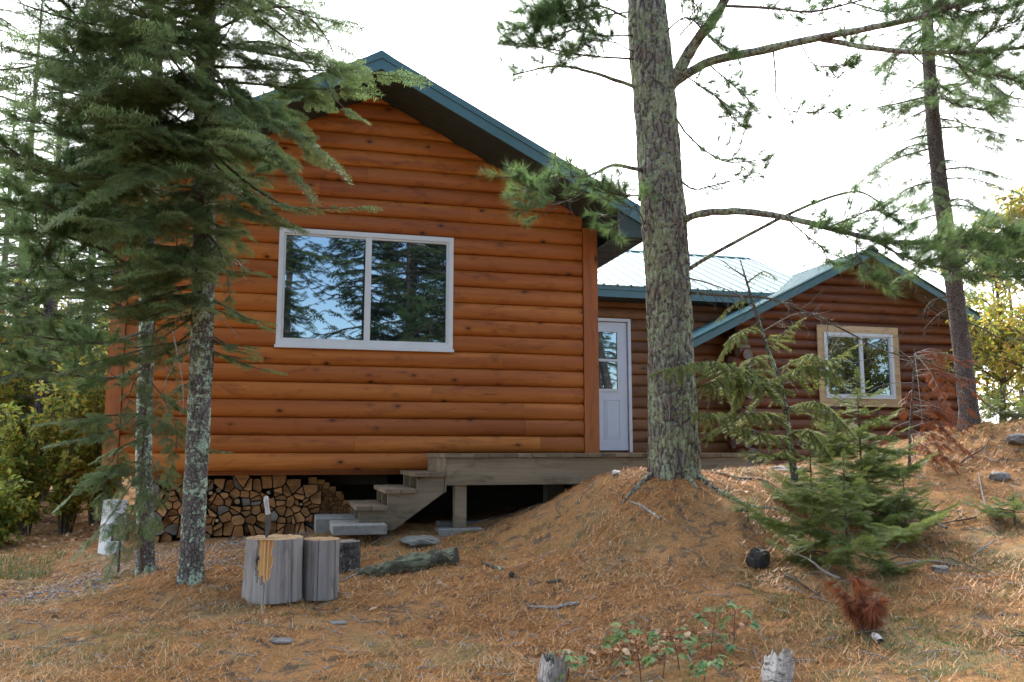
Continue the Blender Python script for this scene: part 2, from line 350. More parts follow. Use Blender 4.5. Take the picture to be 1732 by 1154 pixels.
# ------------------------------------------------------------------ ground
CP = []
def gp(u, v, d): CP.append(tuple(D(u, v, d)))
for q in [(-60,1154,4.2),(-60,1030,6.0),(60,960,7.8),(100,905,10.0),(-100,895,10.5),(300,1154,4.25),(620,1154,4.3),(866,1154,4.3),(1140,1154,4.15),(1450,1154,3.9),(1760,1154,3.7),
          (120,1010,6.3),(450,1025,5.85),(600,980,6.6),(322,985,6.15),(240,962,6.8),(200,968,6.9),(430,905,8.6),(280,907,9.3),(540,893,9.3),(600,905,7.95),(770,900,7.95),(712,925,7.4),(740,950,6.9),
          (866,1050,5.4),(866,960,6.7),(880,884,7.7),(940,845,7.9),(985,819,7.85),(1040,803,7.75),(1010,900,6.9),(1020,1000,5.7),
          (1140,1000,5.5),(1140,900,6.4),(1140,845,6.7),(1140,800,7.08),(1140,797,7.4),(1090,802,7.1),(1090,800,7.4),(1190,803,7.1),(1200,799,7.5),(1235,797,7.8),(1140,822,6.85),(1240,832,6.98),(1200,838,6.85),(1300,832,7.15),(1330,870,6.8),(1262,795,8.0),(1262,806,7.5),(1280,900,6.5),
          (1450,1070,4.7),(1440,965,5.8),(1440,860,7.2),(1400,800,8.5),(1280,955,6.1),(1560,772,8.9),(1600,735,9.2),(1645,716,9.3),(1732,712,9.2),(1500,790,9.0),
          (1600,900,6.6),(1732,1000,5.0),(1732,850,7.0),(1620,820,7.8),(1732,780,8.2)]: gp(*q)
for x, y, z in [(-1.2,11,-.85),(1,11,-.85),(3,11,-.7),(5,9.8,-.28),(5,12,-.35),(2.5,9.4,-.72),(-1.5,15,-.9),(2,15,-.8),(7.5,11.9,-.36),(9.5,12.2,-.30),(8,14,-.5),(6,11,-.33),(8.5,10.6,-.25),(12,12,.0),(14,10,.25),(14,20,-.4),(6,20,-.8),(-8,12,-.9),(-8,20,-.6),(-6,6,-1.1),(-5,0,-1.25),
                (0,0,-1.5),(3,0,-1.4),(6,0,-1.2),(9,4,-.6),(12,5,-.2),(0,-10,-1.7),(12,-10,-1.5),(-12,-10,-1.6),(-25,25,-.3),(0,40,-.5),(30,30,-.4),(30,0,-.8),(-40,0,-1.2),(0,-40,-2),(60,60,0),(-60,60,0),(60,-60,-1),(-60,-60,-1.5),(0,90,.5)]:
    CP.append((x, y, z + ZC))
CP = np.array(CP)
def phi(r2): return np.sqrt(r2 + 0.25)
_d2 = ((CP[:, None, :2] - CP[None, :, :2]) ** 2).sum(-1); _n = len(CP)
_A = np.zeros((_n + 1, _n + 1)); _A[:_n, :_n] = phi(_d2) - 0.03 * np.eye(_n); _A[:_n, _n] = 1; _A[_n, :_n] = 1
_w = np.linalg.solve(_A, np.append(CP[:, 2], 0))
def gz0(x, y):
    x = np.asarray(x, float); y = np.asarray(y, float); r = np.full(x.shape, _w[-1])
    for k in range(_n): r = r + _w[k] * phi((x - CP[k, 0]) ** 2 + (y - CP[k, 1]) ** 2)
    return r
RIGHT_OUT = lambda x, y: 1 / (1 + np.exp(-(x - 7.2) * 2.0))      # mossy outcrop on the right is lumpier
def gz(x, y):
    x = np.asarray(x, float); y = np.asarray(y, float)
    p = np.stack([x, y, np.zeros_like(x)], -1)
    z = gz0(x, y) + 0.05 * fbm(p * 1.1, 3) + 0.016 * fbm(p * 5.0, 4) * (1 + 3.6 * np.clip(RIGHT_OUT(x, y), 0, 1))
    z = z + 0.035 * np.exp(-(((x - TB[0]) / 0.42) ** 2 + ((y - TB[1]) / 0.42) ** 2)) 
    return z
TB = D(322, 978, 6.15)
def axis(lo, c0, c1, hi, st, g=1.12):
    a = list(np.arange(c0, c1, st)); s = st; x = c1
    while x < hi: a.append(x); s *= g; x += s
    a.append(hi); s = st; x = c0; b = []
    while x > lo: s *= g; x -= s; b.append(max(x, lo))
    return np.array(sorted(set(b)) + a)
gx = axis(-150, -4.0, 11.0, 150, 0.045); gy = axis(-80, 2.6, 12.5, 300, 0.045)
GX, GY = np.meshgrid(gx, gy); GZ = gz(GX, GY)
nx, ny = len(gx), len(gy)
mb = MB(); i = np.arange(ny - 1)[:, None] * nx; j = np.arange(nx - 1)[None, :]
mb.add(np.stack([GX, GY, GZ], -1).reshape(-1, 3), np.stack([i + j, i + j + 1, i + nx + j + 1, i + nx + j], -1).reshape(-1, 4))
mb.build('ground', 'forest_floor', origin=(0, 0, 0), smooth=True, kind='structure')
_ix = lambda x: np.clip(np.searchsorted(gx, x) - 1, 0, nx - 2)
_iy = lambda y: np.clip(np.searchsorted(gy, y) - 1, 0, ny - 2)
def gq(x, y):
    """height of the ground sheet itself"""
    x = np.asarray(x, float); y = np.asarray(y, float); a = _ix(x); b = _iy(y)
    fx = (x - gx[a]) / (gx[a + 1] - gx[a]); fy = (y - gy[b]) / (gy[b + 1] - gy[b])
    return (GZ[b, a] * (1 - fx) + GZ[b, a + 1] * fx) * (1 - fy) + (GZ[b + 1, a] * (1 - fx) + GZ[b + 1, a + 1] * fx) * fy
def ground_hit(u, v, d0=3.0, d1=25.0):
    ds = np.linspace(d0, d1, 900); P = np.array([D(u, v, d) for d in ds]); k = np.argmax(P[:, 2] < gq(P[:, 0], P[:, 1]))
    return P[k], ds[k]

# ------------------------------------------------------------------ main cabin
Z = lambda z: z + ZC
YW = 9.15; YR = 8.45; XR = 0.80; ZR = Z(4.075); SL = 0.507; XE = 3.70; XEL = -2.10
LEX = 0.182
roof_top = lambda x: ZR - SL * abs(x - XR)
cabin = thing('log_cabin', (0.83, YW, Z(-0.9)), 'large orange-stained log-sided cabin with green roof and wide white two-pane window', 'cabin')
prof = [(0.0, -0.018), (0.003, -0.018), (0.005, 0.008), (0.014, 0.020), (0.04, 0.032), (0.09, 0.037), (0.14, 0.032), (0.168, 0.020), (0.179, 0.008), (0.182, -0.018)]
def siding_row(mb, xa, xb, z0, y, sc=1.0, seed=0):
    """half-log boards with butt joints"""
    r = random.Random(seed); x = xa
    while x < xb - 1e-6:
        L = r.uniform(1.7, 4.2); x2 = min(xb, x + L)
        if xb - x2 < 0.4: x2 = xb
        n = max(3, int((x2 - x) / 0.07)); xs = np.linspace(x + 0.001, x2 - 0.001, n)
        pz = np.array([p[0] for p in prof]) * sc; py = np.array([p[1] for p in prof])
        wob = 0.003 * fbm(np.stack([xs * 1.3, np.full(n, z0 * 9), np.zeros(n)], -1), 2)
        k = len(prof); V = np.zeros((n, k, 3)); V[..., 0] = xs[:, None]; V[..., 1] = y - py[None, :] * (1 + 4 * wob[:, None]); V[..., 2] = z0 + pz[None, :]
        V[:, 1:-1, 2] += wob[:, None]
        i = np.arange(n - 1)[:, None] * k; j = np.arange(k - 1)[None, :]
        mb.add(V.reshape(-1, 3), np.stack([i + j, i + k + j, i + k + j + 1, i + j + 1], -1).reshape(-1, 4), 0, r.random())
        # closed ends
        for e in (0, n - 1):
            E_ = np.vstack([V[e], [(xs[e], y, z0 + pz[-1] * 0.5)]]); mb.add(E_, [(a, a + 1, k) for a in range(k - 1)], 0, 0.1)
        x = x2
z_top0 = Z(-0.19)
wx0, wx1, wz0, wz1 = -0.165, 1.69, Z(1.075), Z(2.345)        # window opening (outer frame)
mb = MB(); row = 0
while True:
    z0 = z_top0 + row * LEX
    hz = z0 + 0.10
    half = (ZR - 0.165 - z0) / SL
    if half < 0.12: break
    xa = max(-1.60, XR - half); xb = min(3.19, XR + half)
    segs = [(xa, xb)]
    if z0 < wz1 - 0.02 and z0 + LEX > wz0 + 0.02: segs = [(xa, wx0 + 0.002), (wx1 - 0.002, xb)]
    for a, b in segs:
        if b > a: siding_row(mb, a, b, z0, YW + 0.0, seed=row * 7 + int(a * 3) + 5)
    row += 1
# backing sheet (with the window opening) and the body of the house behind
zb = z_top0; zw = Z(2.45)
bk = MB()
for a, b in (((-1.62, zb), (wx0, zw)), ((wx1, zb), (3.2, zw)), ((wx0, zb), (wx1, wz0)), ((wx0, wz1), (wx1, zw))):
    bk.box((a[0], YW + 0.03, a[1]), (b[0], YW + 0.05, b[1]))
bk.prism([(-1.62, YW + 0.03, zw), (3.2, YW + 0.03, zw), (3.2, YW + 0.03, roof_top(3.2) - 0.2), (XR, YW + 0.03, ZR - 0.2), (-1.62, YW + 0.03, roof_top(-1.62) - 0.2)], (0, 0.05, 0), None)
for a_ in mb.v: a_[:, 2] = np.where(a_[:, 2] > ZR - 0.165 - SL * np.abs(a_[:, 0] - XR), ZR - 0.165 - SL * np.abs(a_[:, 0] - XR), a_[:, 2])
V = mb.build('wall', 'stained_log', cabin, smooth=True)
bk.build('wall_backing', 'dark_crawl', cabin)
b2 = MB(); b2.box((-1.62, 9.25, Z(-0.19)), (-1.57, 16, Z(2.55))); b2.box((3.15, 9.25, Z(-0.19)), (3.2, 16, Z(2.55))); b2.box((-1.62, 16.0, Z(-0.19)), (3.2, 16.05, Z(2.9)))
b2.box((-1.62, 9.30, Z(-0.235)), (3.2, 16, Z(-0.195)))
b2.build('side_wall', 'stained_log', cabin)
for name, xa, xb in (('corner_board', -1.745, -1.605), ('corner_board', 3.195, 3.365)):
    b = MB(); zt = roof_top(xb if xb > 0 else xa) - 0.22
    b.box((xa, YW - 0.055, Z(-0.19) if xb < 0 else Z(-0.01)), (xb, YW - 0.02, zt), 0, rng.random()); b.box((xa + 0.02, YW - 0.019, Z(-0.19)), (xb, YW + 0.12, zt), 0, rng.random())
    b.build(name, 'corner_board', cabin)
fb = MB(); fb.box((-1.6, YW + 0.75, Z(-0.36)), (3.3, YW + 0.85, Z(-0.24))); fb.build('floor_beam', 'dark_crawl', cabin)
for x in (-1.4, 1.1, 3.0):
    for y in (9.9, 12.5, 15): b = MB(); b.box((x, y, Z(-0.95)), (x + 0.2, y + 0.2, Z(-0.24))); b.build('pier', 'concrete', cabin)
b = MB(); b.box((-1.6, 10.9, Z(-1.1)), (3.4, 11.0, Z(-0.24))); b.box((3.25, 9.4, Z(-1.1)), (3.35, 10.9, Z(-0.24))); b.build('crawl_dark_screen', 'dark_crawl', cabin)  # added dark screen; stops daylight showing behind the crawlspace
# roof
rf = MB(); TH = 0.05
for sx, xe in ((1, XE), (-1, XEL)):
    z_e = roof_top(xe)
    pr = [(XR, YR, ZR), (xe, YR, z_e), (xe, YR, z_e - TH), (XR, YR, ZR - TH)]
    rf.prism(pr, (0, 8.1, 0), None)
    nr = 34
    for k in range(nr):
        y = YR + 0.1 + k * 0.235
        rf.prism([(XR, y, ZR + 0.002), (XR, y + 0.012, ZR + 0.018), (XR, y + 0.03, ZR + 0.018), (XR, y + 0.042, ZR + 0.002)], (xe - XR, 0, z_e - ZR), None)
rf.prism([(XR - 0.14, YR - 0.012, ZR - 0.14 * SL + 0.006), (XR, YR - 0.012, ZR + 0.012), (XR + 0.14, YR - 0.012, ZR - 0.14 * SL + 0.006), (XR + 0.14, YR - 0.012, ZR - 0.14 * SL + 0.024), (XR, YR - 0.012, ZR + 0.034), (XR - 0.14, YR - 0.012, ZR - 0.14 * SL + 0.024)], (0, 8.12, 0), None)
roof = rf.build('roof', 'green_metal', cabin)
for sx, xe in ((1, XE), (-1, XEL)):
    z_e = roof_top(xe); f = MB()
    f.prism([(XR, YR - 0.022, ZR - 0.055), (xe, YR - 0.022, z_e - 0.055), (xe, YR - 0.022, z_e - 0.175), (XR, YR - 0.022, ZR - 0.175)], (0, 0.022, 0), None)
    f.prism([(XR, YR - 0.034, ZR + 0.012), (xe, YR - 0.034, z_e + 0.012), (xe, YR - 0.034, z_e - 0.062), (XR, YR - 0.034, ZR - 0.062)], (0, 0.012, 0), None)
    f.box((min(xe, xe + sx * 0.02), YR - 0.02, z_e - 0.30), (max(xe, xe + sx * 0.02), YR + 8.1, z_e - 0.0))
    f.build('fascia', 'green_trim', roof)
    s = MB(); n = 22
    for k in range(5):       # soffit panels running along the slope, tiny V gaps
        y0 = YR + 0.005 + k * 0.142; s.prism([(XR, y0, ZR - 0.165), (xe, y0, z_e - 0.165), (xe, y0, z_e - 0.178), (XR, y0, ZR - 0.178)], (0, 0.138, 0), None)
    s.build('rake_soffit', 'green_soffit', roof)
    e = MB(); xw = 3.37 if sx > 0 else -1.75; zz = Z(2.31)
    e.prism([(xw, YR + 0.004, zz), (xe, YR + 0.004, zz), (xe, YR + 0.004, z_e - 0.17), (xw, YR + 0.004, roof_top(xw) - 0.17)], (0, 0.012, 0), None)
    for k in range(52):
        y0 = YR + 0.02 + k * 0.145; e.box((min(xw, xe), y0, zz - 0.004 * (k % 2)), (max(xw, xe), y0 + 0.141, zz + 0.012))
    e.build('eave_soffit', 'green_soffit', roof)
# window
def window(parent, x0, x1, z0, z1, y, fr=0.055, mull=0.5, sash=True, proud=0.045, sill=True, matf='white_vinyl'):
    f = MB()
    f.box((x0, y - proud, z0), (x0 + fr, y + 0.06, z1)); f.box((x1 - fr, y - proud, z0), (x1, y + 0.06, z1))
    f.box((x0 + fr, y - proud, z1 - fr), (x1 - fr, y + 0.06, z1)); f.box((x0 + fr, y - proud, z0), (x1 - fr, y + 0.06, z0 + fr))
    w = f.build('window', matf, parent)
    xm = x0 + (x1 - x0) * mull; h = 0.018
    g = MB(); a, b, c, d = x0 + fr + .002, x1 - fr - .002, z0 + fr + .002, z1 - fr - .002
    g.box((a, y - proud + 0.014, c), (a + h, y + .05, d)); g.box((b - h, y - proud + 0.014, c), (b, y + .05, d))
    g.box((a + h, y - proud + 0.014, c), (b - h, y + .05, c + h)); g.box((a + h, y - proud + 0.014, d - h), (b - h, y + .05, d)); g.build('sash', matf, w)
    m = MB(); m.box((xm - 0.032, y - proud + 0.006, z0 + fr + 0.001), (xm + 0.032, y + 0.055, z1 - fr - 0.001)); m.build('mullion', matf, w)
    for a, b in ((x0 + fr, xm - 0.03), (xm + 0.03, x1 - fr)):
        p = MB(); p.box((a, y - proud + 0.028 + (0.012 if a > x0 + fr else 0), z0 + fr), (b, y - proud + 0.034 + (0.012 if a > x0 + fr else 0), z1 - fr)); p.build('pane', 'window_glass', w)
    if sill:
        s = MB(); s.box((x0 - 0.012, y - proud - 0.022, z0 - 0.032), (x1 + 0.012, y - 0.003, z0 - 0.001)); s.build('window_sill', matf, w)
    return w
window(cabin, wx0, wx1, wz0 + 0.03, wz1, YW, fr=0.052, mull=0.502)

# ------------------------------------------------------------------ middle wing with the door
wing = thing('cabin_wing', (5.2, 13.0, Z(-0.4)), 'low wing behind the deck with a white half-glass door and ribbed metal roof', 'building')
YD = 13.0
mb = MB()
dx0, dx1, dz1 = 4.36, 5.35, Z(2.16)
for r in range(-2, 15):
    z0 = Z(-0.02) + r * 0.182
    for a, b in (((3.2, dx0 + .002), (dx1 - .002, 9.0)) if z0 < dz1 - .02 and r >= 0 else ((3.2, 9.0),)): siding_row(mb, a, b, z0, YD, seed=200 + r)
mb.box((3.2, YD + 0.03, Z(-0.3)), (9.0, YD + 0.06, Z(2.55)), 0, 0.1)
mb.box((3.2, YD + 5, Z(-0.3)), (9.0, YD + 5.05, Z(2.55)), 0, 0.1)
mb.prism([(8.95, YD + 0.06, Z(-0.3)), (8.95, YD + 5, Z(-0.3)), (8.95, YD + 5, Z(2.6)), (8.95, 15.5, Z(3.8)), (8.95, YD + 0.06, Z(2.6))], (0.05, 0, 0), None, 0, 0.3)
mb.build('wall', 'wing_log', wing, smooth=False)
fr = MB(); fr.box((dx0, YD - 0.06, Z(0.0)), (dx0 + 0.05, YD, dz1)); fr.box((dx1 - 0.05, YD - 0.06, Z(0.0)), (dx1, YD, dz1)); fr.box((dx0 + 0.05, YD - 0.06, dz1 - 0.05), (dx1 - 0.05, YD, dz1))
door = MB()
ax0, ax1, az0, az1 = dx0 + 0.06, dx1 - 0.06, Z(0.03), dz1 - 0.06
gx0, gx1, gz_0, gz_1 = ax0 + 0.12, ax1 - 0.16, Z(1.0), Z(1.95)
yd = YD - 0.02
door.box((ax0, yd, az0), (gx0, YD, az1)); door.box((gx1, yd, az0), (ax1, YD, az1)); door.box((gx0, yd, az0), (gx1, YD, gz_0)); door.box((gx0, yd, gz_1), (gx1, YD, az1))
for a, b in ((ax0 + 0.13, ax0 + 0.39), (ax0 + 0.47, ax1 - 0.13)):
    for zz0, zz1 in ((Z(0.22), Z(0.84)),):
        for q in ((a, zz0, b, zz0 + .014), (a, zz1 - .014, b, zz1), (a, zz0, a + .014, zz1), (b - .014, zz0, b, zz1), (a + .04, zz0 + .04, b - .04, zz1 - .04)):
            door.box((q[0], yd - 0.008, q[1]), (q[2], yd, q[3]))
dr = door.build('door', 'white_door', wing)
fr.build('door_frame', 'white_vinyl', wing)
g = MB(); g.box((gx0, yd + 0.006, gz_0), (gx1, yd + 0.012, gz_1)); g.build('pane', 'window_glass', dr)
g = MB()
for q in ((gx0 - .03, gz_0 - .03, gx1 + .03, gz_0 + .012), (gx0 - .03, gz_1 - .012, gx1 + .03, gz_1 + .03), (gx0 - .03, gz_0 + .012, gx0 + .012, gz_1 - .012), (gx1 - .012, gz_0 + .012, gx1 + .03, gz_1 - .012), (gx0 + .012, (gz_0 + gz_1) / 2 - .02, gx1 - .012, (gz_0 + gz_1) / 2 + .02)):
    g.box((q[0], yd - 0.014, q[1]), (q[2], yd - 0.001, q[3]))
g.build('glazing_frame', 'white_vinyl', dr)
def ribbed(mb, e0, e1, up, th=0.03, pitch=0.23):
    """metal sheet: eave from e0 to e1, rising by vector up, ribs along up"""
    e0, e1, up = map(lambda a: np.asarray(a, float), (e0, e1, up)); L = np.linalg.norm(e1 - e0); d = (e1 - e0) / L; n = nrm(np.cross(d, up))
    if n[2] < 0: n = -n
    pts = []; k = int(L / pitch)
    for a in range(k + 1):
        x = a * pitch
        for q, h in ((0, 0), (0.03, 0), (0.042, 0.02), (0.062, 0.02), (0.074, 0), (0.145, 0), (0.15, 0.004), (0.165, 0.004), (0.17, 0)):
            if x + q <= L: pts.append(e0 + d * (x + q) + n * h)
    pts.append(e1); P = np.array(pts); m = len(P); V = np.vstack([P, P + up, P - n * th, P + up - n * th])
    i = np.arange(m - 1)
    mb.add(V, np.vstack([np.stack([i, i + 1, m + i + 1, m + i], -1), np.stack([2 * m + i, 3 * m + i, 3 * m + i + 1, 2 * m + i + 1], -1), np.stack([i, 2 * m + i, 2 * m + i + 1, i + 1], -1), np.stack([m + i, m + i + 1, 3 * m + i + 1, 3 * m + i], -1)]), 0, rng.random())
YE, ZE, YM, ZM, XV = 12.5, Z(2.63), 15.5, Z(3.96), 8.98
mr_ = MB(); ribbed(mr_, (2.6, YE - 0.03, ZE - 0.013), (XV, YE - 0.03, ZE - 0.013), (0, YM - YE + 0.03, ZM - ZE + 0.013))
ribbed(mr_, (XV, 18.6, ZE), (2.6, 18.6, ZE), (0, YM - 18.6, ZM - ZE))
mr_.prism([(2.6, YM - 0.15, ZM - 0.05), (2.6, YM, ZM + 0.035), (2.6, YM + 0.15, ZM - 0.05), (2.6, YM + 0.15, ZM - 0.03), (2.6, YM, ZM + 0.05), (2.6, YM - 0.15, ZM - 0.03)], (XV - 2.6, 0, 0), None)
wr = mr_.build('roof', 'green_metal', wing)
f = MB(); f.box((3.4, YE, ZE - 0.20), (XV, YE + 0.025, ZE - 0.035)); f.box((3.4, YE - 0.016, ZE - 0.085), (XV, YE - 0.001, ZE - 0.035))
f.prism([(XV, YE, ZE - 0.2), (XV, YM, ZM - 0.2), (XV, YM, ZM + 0.02), (XV, YE, ZE + 0.0)], (0.025, 0, 0), None)
f.build('fascia', 'green_trim', wr)
s = MB()
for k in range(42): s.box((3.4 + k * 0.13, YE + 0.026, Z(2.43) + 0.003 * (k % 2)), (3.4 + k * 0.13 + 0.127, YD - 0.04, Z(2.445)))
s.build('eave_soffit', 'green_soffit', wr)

# ------------------------------------------------------------------ right-hand round-log cabin
old = thing('log_cabin', (9.25, 12.45, Z(-0.3)), 'small dark red-brown round-log cabin on the right with plywood-trimmed window', 'cabin')
KO = 12.45 / 11.0
Y2 = 12.45; XP = 9.26; ZP = Z(3.365); S2 = 0.495; XL2, XR2 = 5.97, 12.52; YRK = 11.98
rt2 = lambda x: ZP - S2 * abs(x - XP)
w2 = (7.60 * KO, 8.77 * KO, Z(0.79 * KO), Z(1.735 * KO))
mb = MB(); r = 0; z = Z(-0.43)
rr = random.Random(4)
while True:
    rad = rr.uniform(0.078, 0.092); zc = z + rad
    half = (ZP - 0.13 - (zc - rad)) / S2
    if half < 0.15: break
    ext = 0.16 if r % 2 else 0.05
    xa = max(7.10 - ext - rr.uniform(0, .06), XP - half - 0.05); xb = min(11.3 + ext, XP + half + 0.05)
    segs = [(xa, xb)]
    if zc + rad > w2[2] - 0.02 and zc - rad < w2[3] + 0.02: segs = [(xa, w2[0] + .01), (w2[1] - .01, xb)]
    for a, b in segs:
        n = max(4, int((b - a) / 0.16)); xs = np.linspace(a, b, n)
        path = np.stack([xs, np.full(n, Y2 + 0.06) + 0.012 * fbm(np.stack([xs, xs * 0 + zc * 5, xs * 0], -1), 2), np.full(n, zc) + 0.01 * fbm(np.stack([xs, xs * 0 + zc * 3, xs * 0 + 4], -1), 2)], -1)
        mb.tube(path, rad * 1.06, 16, 0, rr.random(), cap=1, rough=0.05, rs=3)
    z += rad * 1.93; r += 1
xa_, xb_ = 7.12, 11.3
mb.box((xa_, Y2 + 0.06, Z(-0.3)), (w2[0], Y2 + 0.1, w2[3]), 0, 0.0); mb.box((w2[1], Y2 + 0.06, Z(-0.3)), (xb_, Y2 + 0.1, w2[3]), 0, 0.0); mb.box((w2[0], Y2 + 0.06, Z(-0.3)), (w2[1], Y2 + 0.1, w2[2]), 0, 0.0)
mb.prism([(xa_, Y2 + 0.06, w2[3] + .004), (xb_, Y2 + 0.06, w2[3] + .004), (xb_, Y2 + 0.06, rt2(xb_) - 0.1), (XP, Y2 + 0.06, ZP - 0.1), (xa_, Y2 + 0.06, rt2(xa_) - 0.1)], (0, 0.04, 0), None, 0, 0.0)
for a_ in mb.v: a_[:, 2] = np.minimum(a_[:, 2], ZP - 0.13 - S2 * np.abs(a_[:, 0] - XP))
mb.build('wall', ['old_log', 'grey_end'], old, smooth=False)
sds = [MB(), MB()]; z = Z(-0.34); r = 0
while z < Z(1.85):
    rad = rr.uniform(0.078, 0.09); y0 = Y2 - rr.uniform(0.10, 0.2) if r % 2 == 0 else Y2 - 0.02
    for x, sd in zip((7.13, 11.27), sds):
        sd.tube(spline([(x + rr.uniform(-.015, .015), y0, z), (x, 14.6, z)], 8), rad, 14, 0, rr.random(), cap=1, rough=0.04, rs=3)
    z += rad * 1.93; r += 1
for sd in sds: sd.build('side_wall', ['old_log', 'grey_end'], old)
b = MB(); b.box((7.0, 14.6, Z(-.3)), (11.4, 14.7, Z(1.9))); b.box((7.25, 12.6, Z(-.38)), (11.2, 14.6, Z(-.33))); b.build('rear_wall', 'old_log', old)
pl = MB()
a0, a1, c0, c1 = w2[0] - 0.02, w2[1] + 0.0, w2[2] - 0.02, w2[3] + 0.0
o0, o1, q0, q1 = WY(1384, 600, Y2 - .06)[0], WY(1521, 600, Y2 - .06)[0], Z(0.665 * KO), Z(1.86 * KO)
pl.box((o0, Y2 - 0.06, q1 - 0.12), (o1, Y2 - 0.035, q1), 0, .6); pl.box((o0, Y2 - 0.06, q0), (o1, Y2 - 0.035, q0 + 0.13), 0, .7)
pl.box((o0, Y2 - 0.058, q0 + .13), (o0 + 0.115, Y2 - 0.035, q1 - .12), 0, .8); pl.box((o1 - 0.12, Y2 - 0.058, q0 + .13), (o1, Y2 - 0.035, q1 - .12), 0, .9)
pl.box((o0, Y2 - 0.034, q0 - .0), (o1, Y2 + 0.03, q0 + .10), 0, .4)
pl.build('window_trim', 'new_plywood', old)
wn = window(old, o0 + 0.116, o1 - 0.121, q0 + 0.131, q1 - 0.121, Y2 - 0.02, fr=0.05, mull=0.53, sill=False, proud=0.055)
rf = MB()
ribbed(rf, (XL2, YRK - .02, rt2(XL2)), (XL2, 17.5, rt2(XL2)), (XP - XL2, 0, ZP - rt2(XL2)))
ribbed(rf, (XR2, 17.5, rt2(XR2)), (XR2, YRK - .02, rt2(XR2)), (XP - XR2, 0, ZP - rt2(XR2)))
rf.prism([(XP - .13, YRK - .03, ZP - .13 * S2 + .01), (XP, YRK - .03, ZP + .03), (XP + .13, YRK - .03, ZP - .13 * S2 + .01), (XP + .13, YRK - .03, ZP - .13 * S2 + .03), (XP, YRK - .03, ZP + .05), (XP - .13, YRK - .03, ZP - .13 * S2 + .03)], (0, 7, 0), None)
r2 = rf.build('roof', 'green_metal', old)
for sx, xe in ((1, XR2), (-1, XL2)):
    z_e = rt2(xe); f = MB()
    f.prism([(XP, YRK, ZP - 0.032), (xe, YRK, z_e - 0.032), (xe, YRK, z_e - 0.15), (XP, YRK, ZP - 0.15)], (0, 0.025, 0), None)
    f.box((min(xe - sx * .03, xe - sx * 0.005), YRK + 0.03, z_e - 0.14), (max(xe - sx * .03, xe - sx * 0.005), 17.4, z_e - 0.034))
    f.build('fascia', 'green_trim', r2)
    s = MB(); s.prism([(XP, YRK + .027, ZP - 0.135), (xe, YRK + .027, z_e - 0.135), (xe, YRK + .027, z_e - 0.147), (XP, YRK + .027, ZP - 0.147)], (0, 0.5, 0), None)
    s.build('rake_soffit', 'deck_wood', r2)

# ------------------------------------------------------------------ deck, stairs, concrete pads
YDK = 7.96; xd0 = 1.43; xd1 = 4.55
deck = thing('wooden_deck', (3.0, 8.5, Z(-0.76)), 'low weathered wooden deck in front of the white door, on short posts', 'deck')
b = MB(); nb = 36; y = YDK - 0.02
xs0 = xd0 - 0.02
nxb = 1
# decking boards run front to back (their ends show along the front edge)
x = xs0
while x < xd1:
    w = 0.137; x2 = min(x + w, xd1); dz = random.uniform(-0.003, 0.003)
    b.box((x, YDK - 0.025 + random.uniform(-.006, .006), Z(-0.048) + dz), (x2, (YW - 0.06) if x2 < 3.38 else YD - 0.07, Z(-0.010) + dz), 0, random.random()); x += 0.141
b.build('decking', 'deck_wood', deck)
b = MB(); b.box((xd0, YDK, Z(-0.305)), (xd1, YDK + 0.04, Z(-0.052)), 0, 0.75); b.build('rim_joist', 'deck_wood', deck)
b = MB(); b.box((xd0, YDK + 0.041, Z(-0.305)), (xd0 + 0.04, YW - 0.06, Z(-0.052)), 0, 0.65); b.build('rim_joist', 'deck_wood', deck)
b = MB(); b.box((xd0 - 0.012, YDK - 0.0, Z(-0.37)), (xd0 - 0.001, YDK + 0.08, Z(-0.052)), 0, 0.3); b.build('end_cleat', 'deck_wood', deck)
b = MB()
for k in range(1, 8): b.box((xd0 + k * 0.4, YDK + 0.041, Z(-0.25)), (xd0 + k * 0.4 + 0.04, YW - 0.06 if k < 5 else YD - .1, Z(-0.052)), 0, 0.2)
b.box((xd0 + .05, YW - .1, Z(-0.25)), (3.38, YW - .062, Z(-0.052)), 0, .2); b.build('joist', 'deck_wood', deck)
b = MB(); b.box((xd1 - .04, YDK + .041, Z(-.25)), (xd1, YD - .1, Z(-.052)), 0, .3); b.build('rim_joist', 'deck_wood', deck)
pg = []
for (px, py) in ((1.52, YDK + 0.045), (1.66, 8.75), (3.2, 8.3)):
    b = MB(); b.box((px, py, Z(-0.70)), (px + 0.11, py + 0.11, Z(-0.2501)), 0, 0.8); b.build('post', 'deck_wood', deck)
stairs = thing('wooden_stairs', (1.05, 8.2, Z(-0.72)), 'three open wooden steps rising to the left end of the deck', 'stairs')
run, rise = 0.255, 0.19; ys0, ys1 = YDK + 0.02, YDK + 1.02
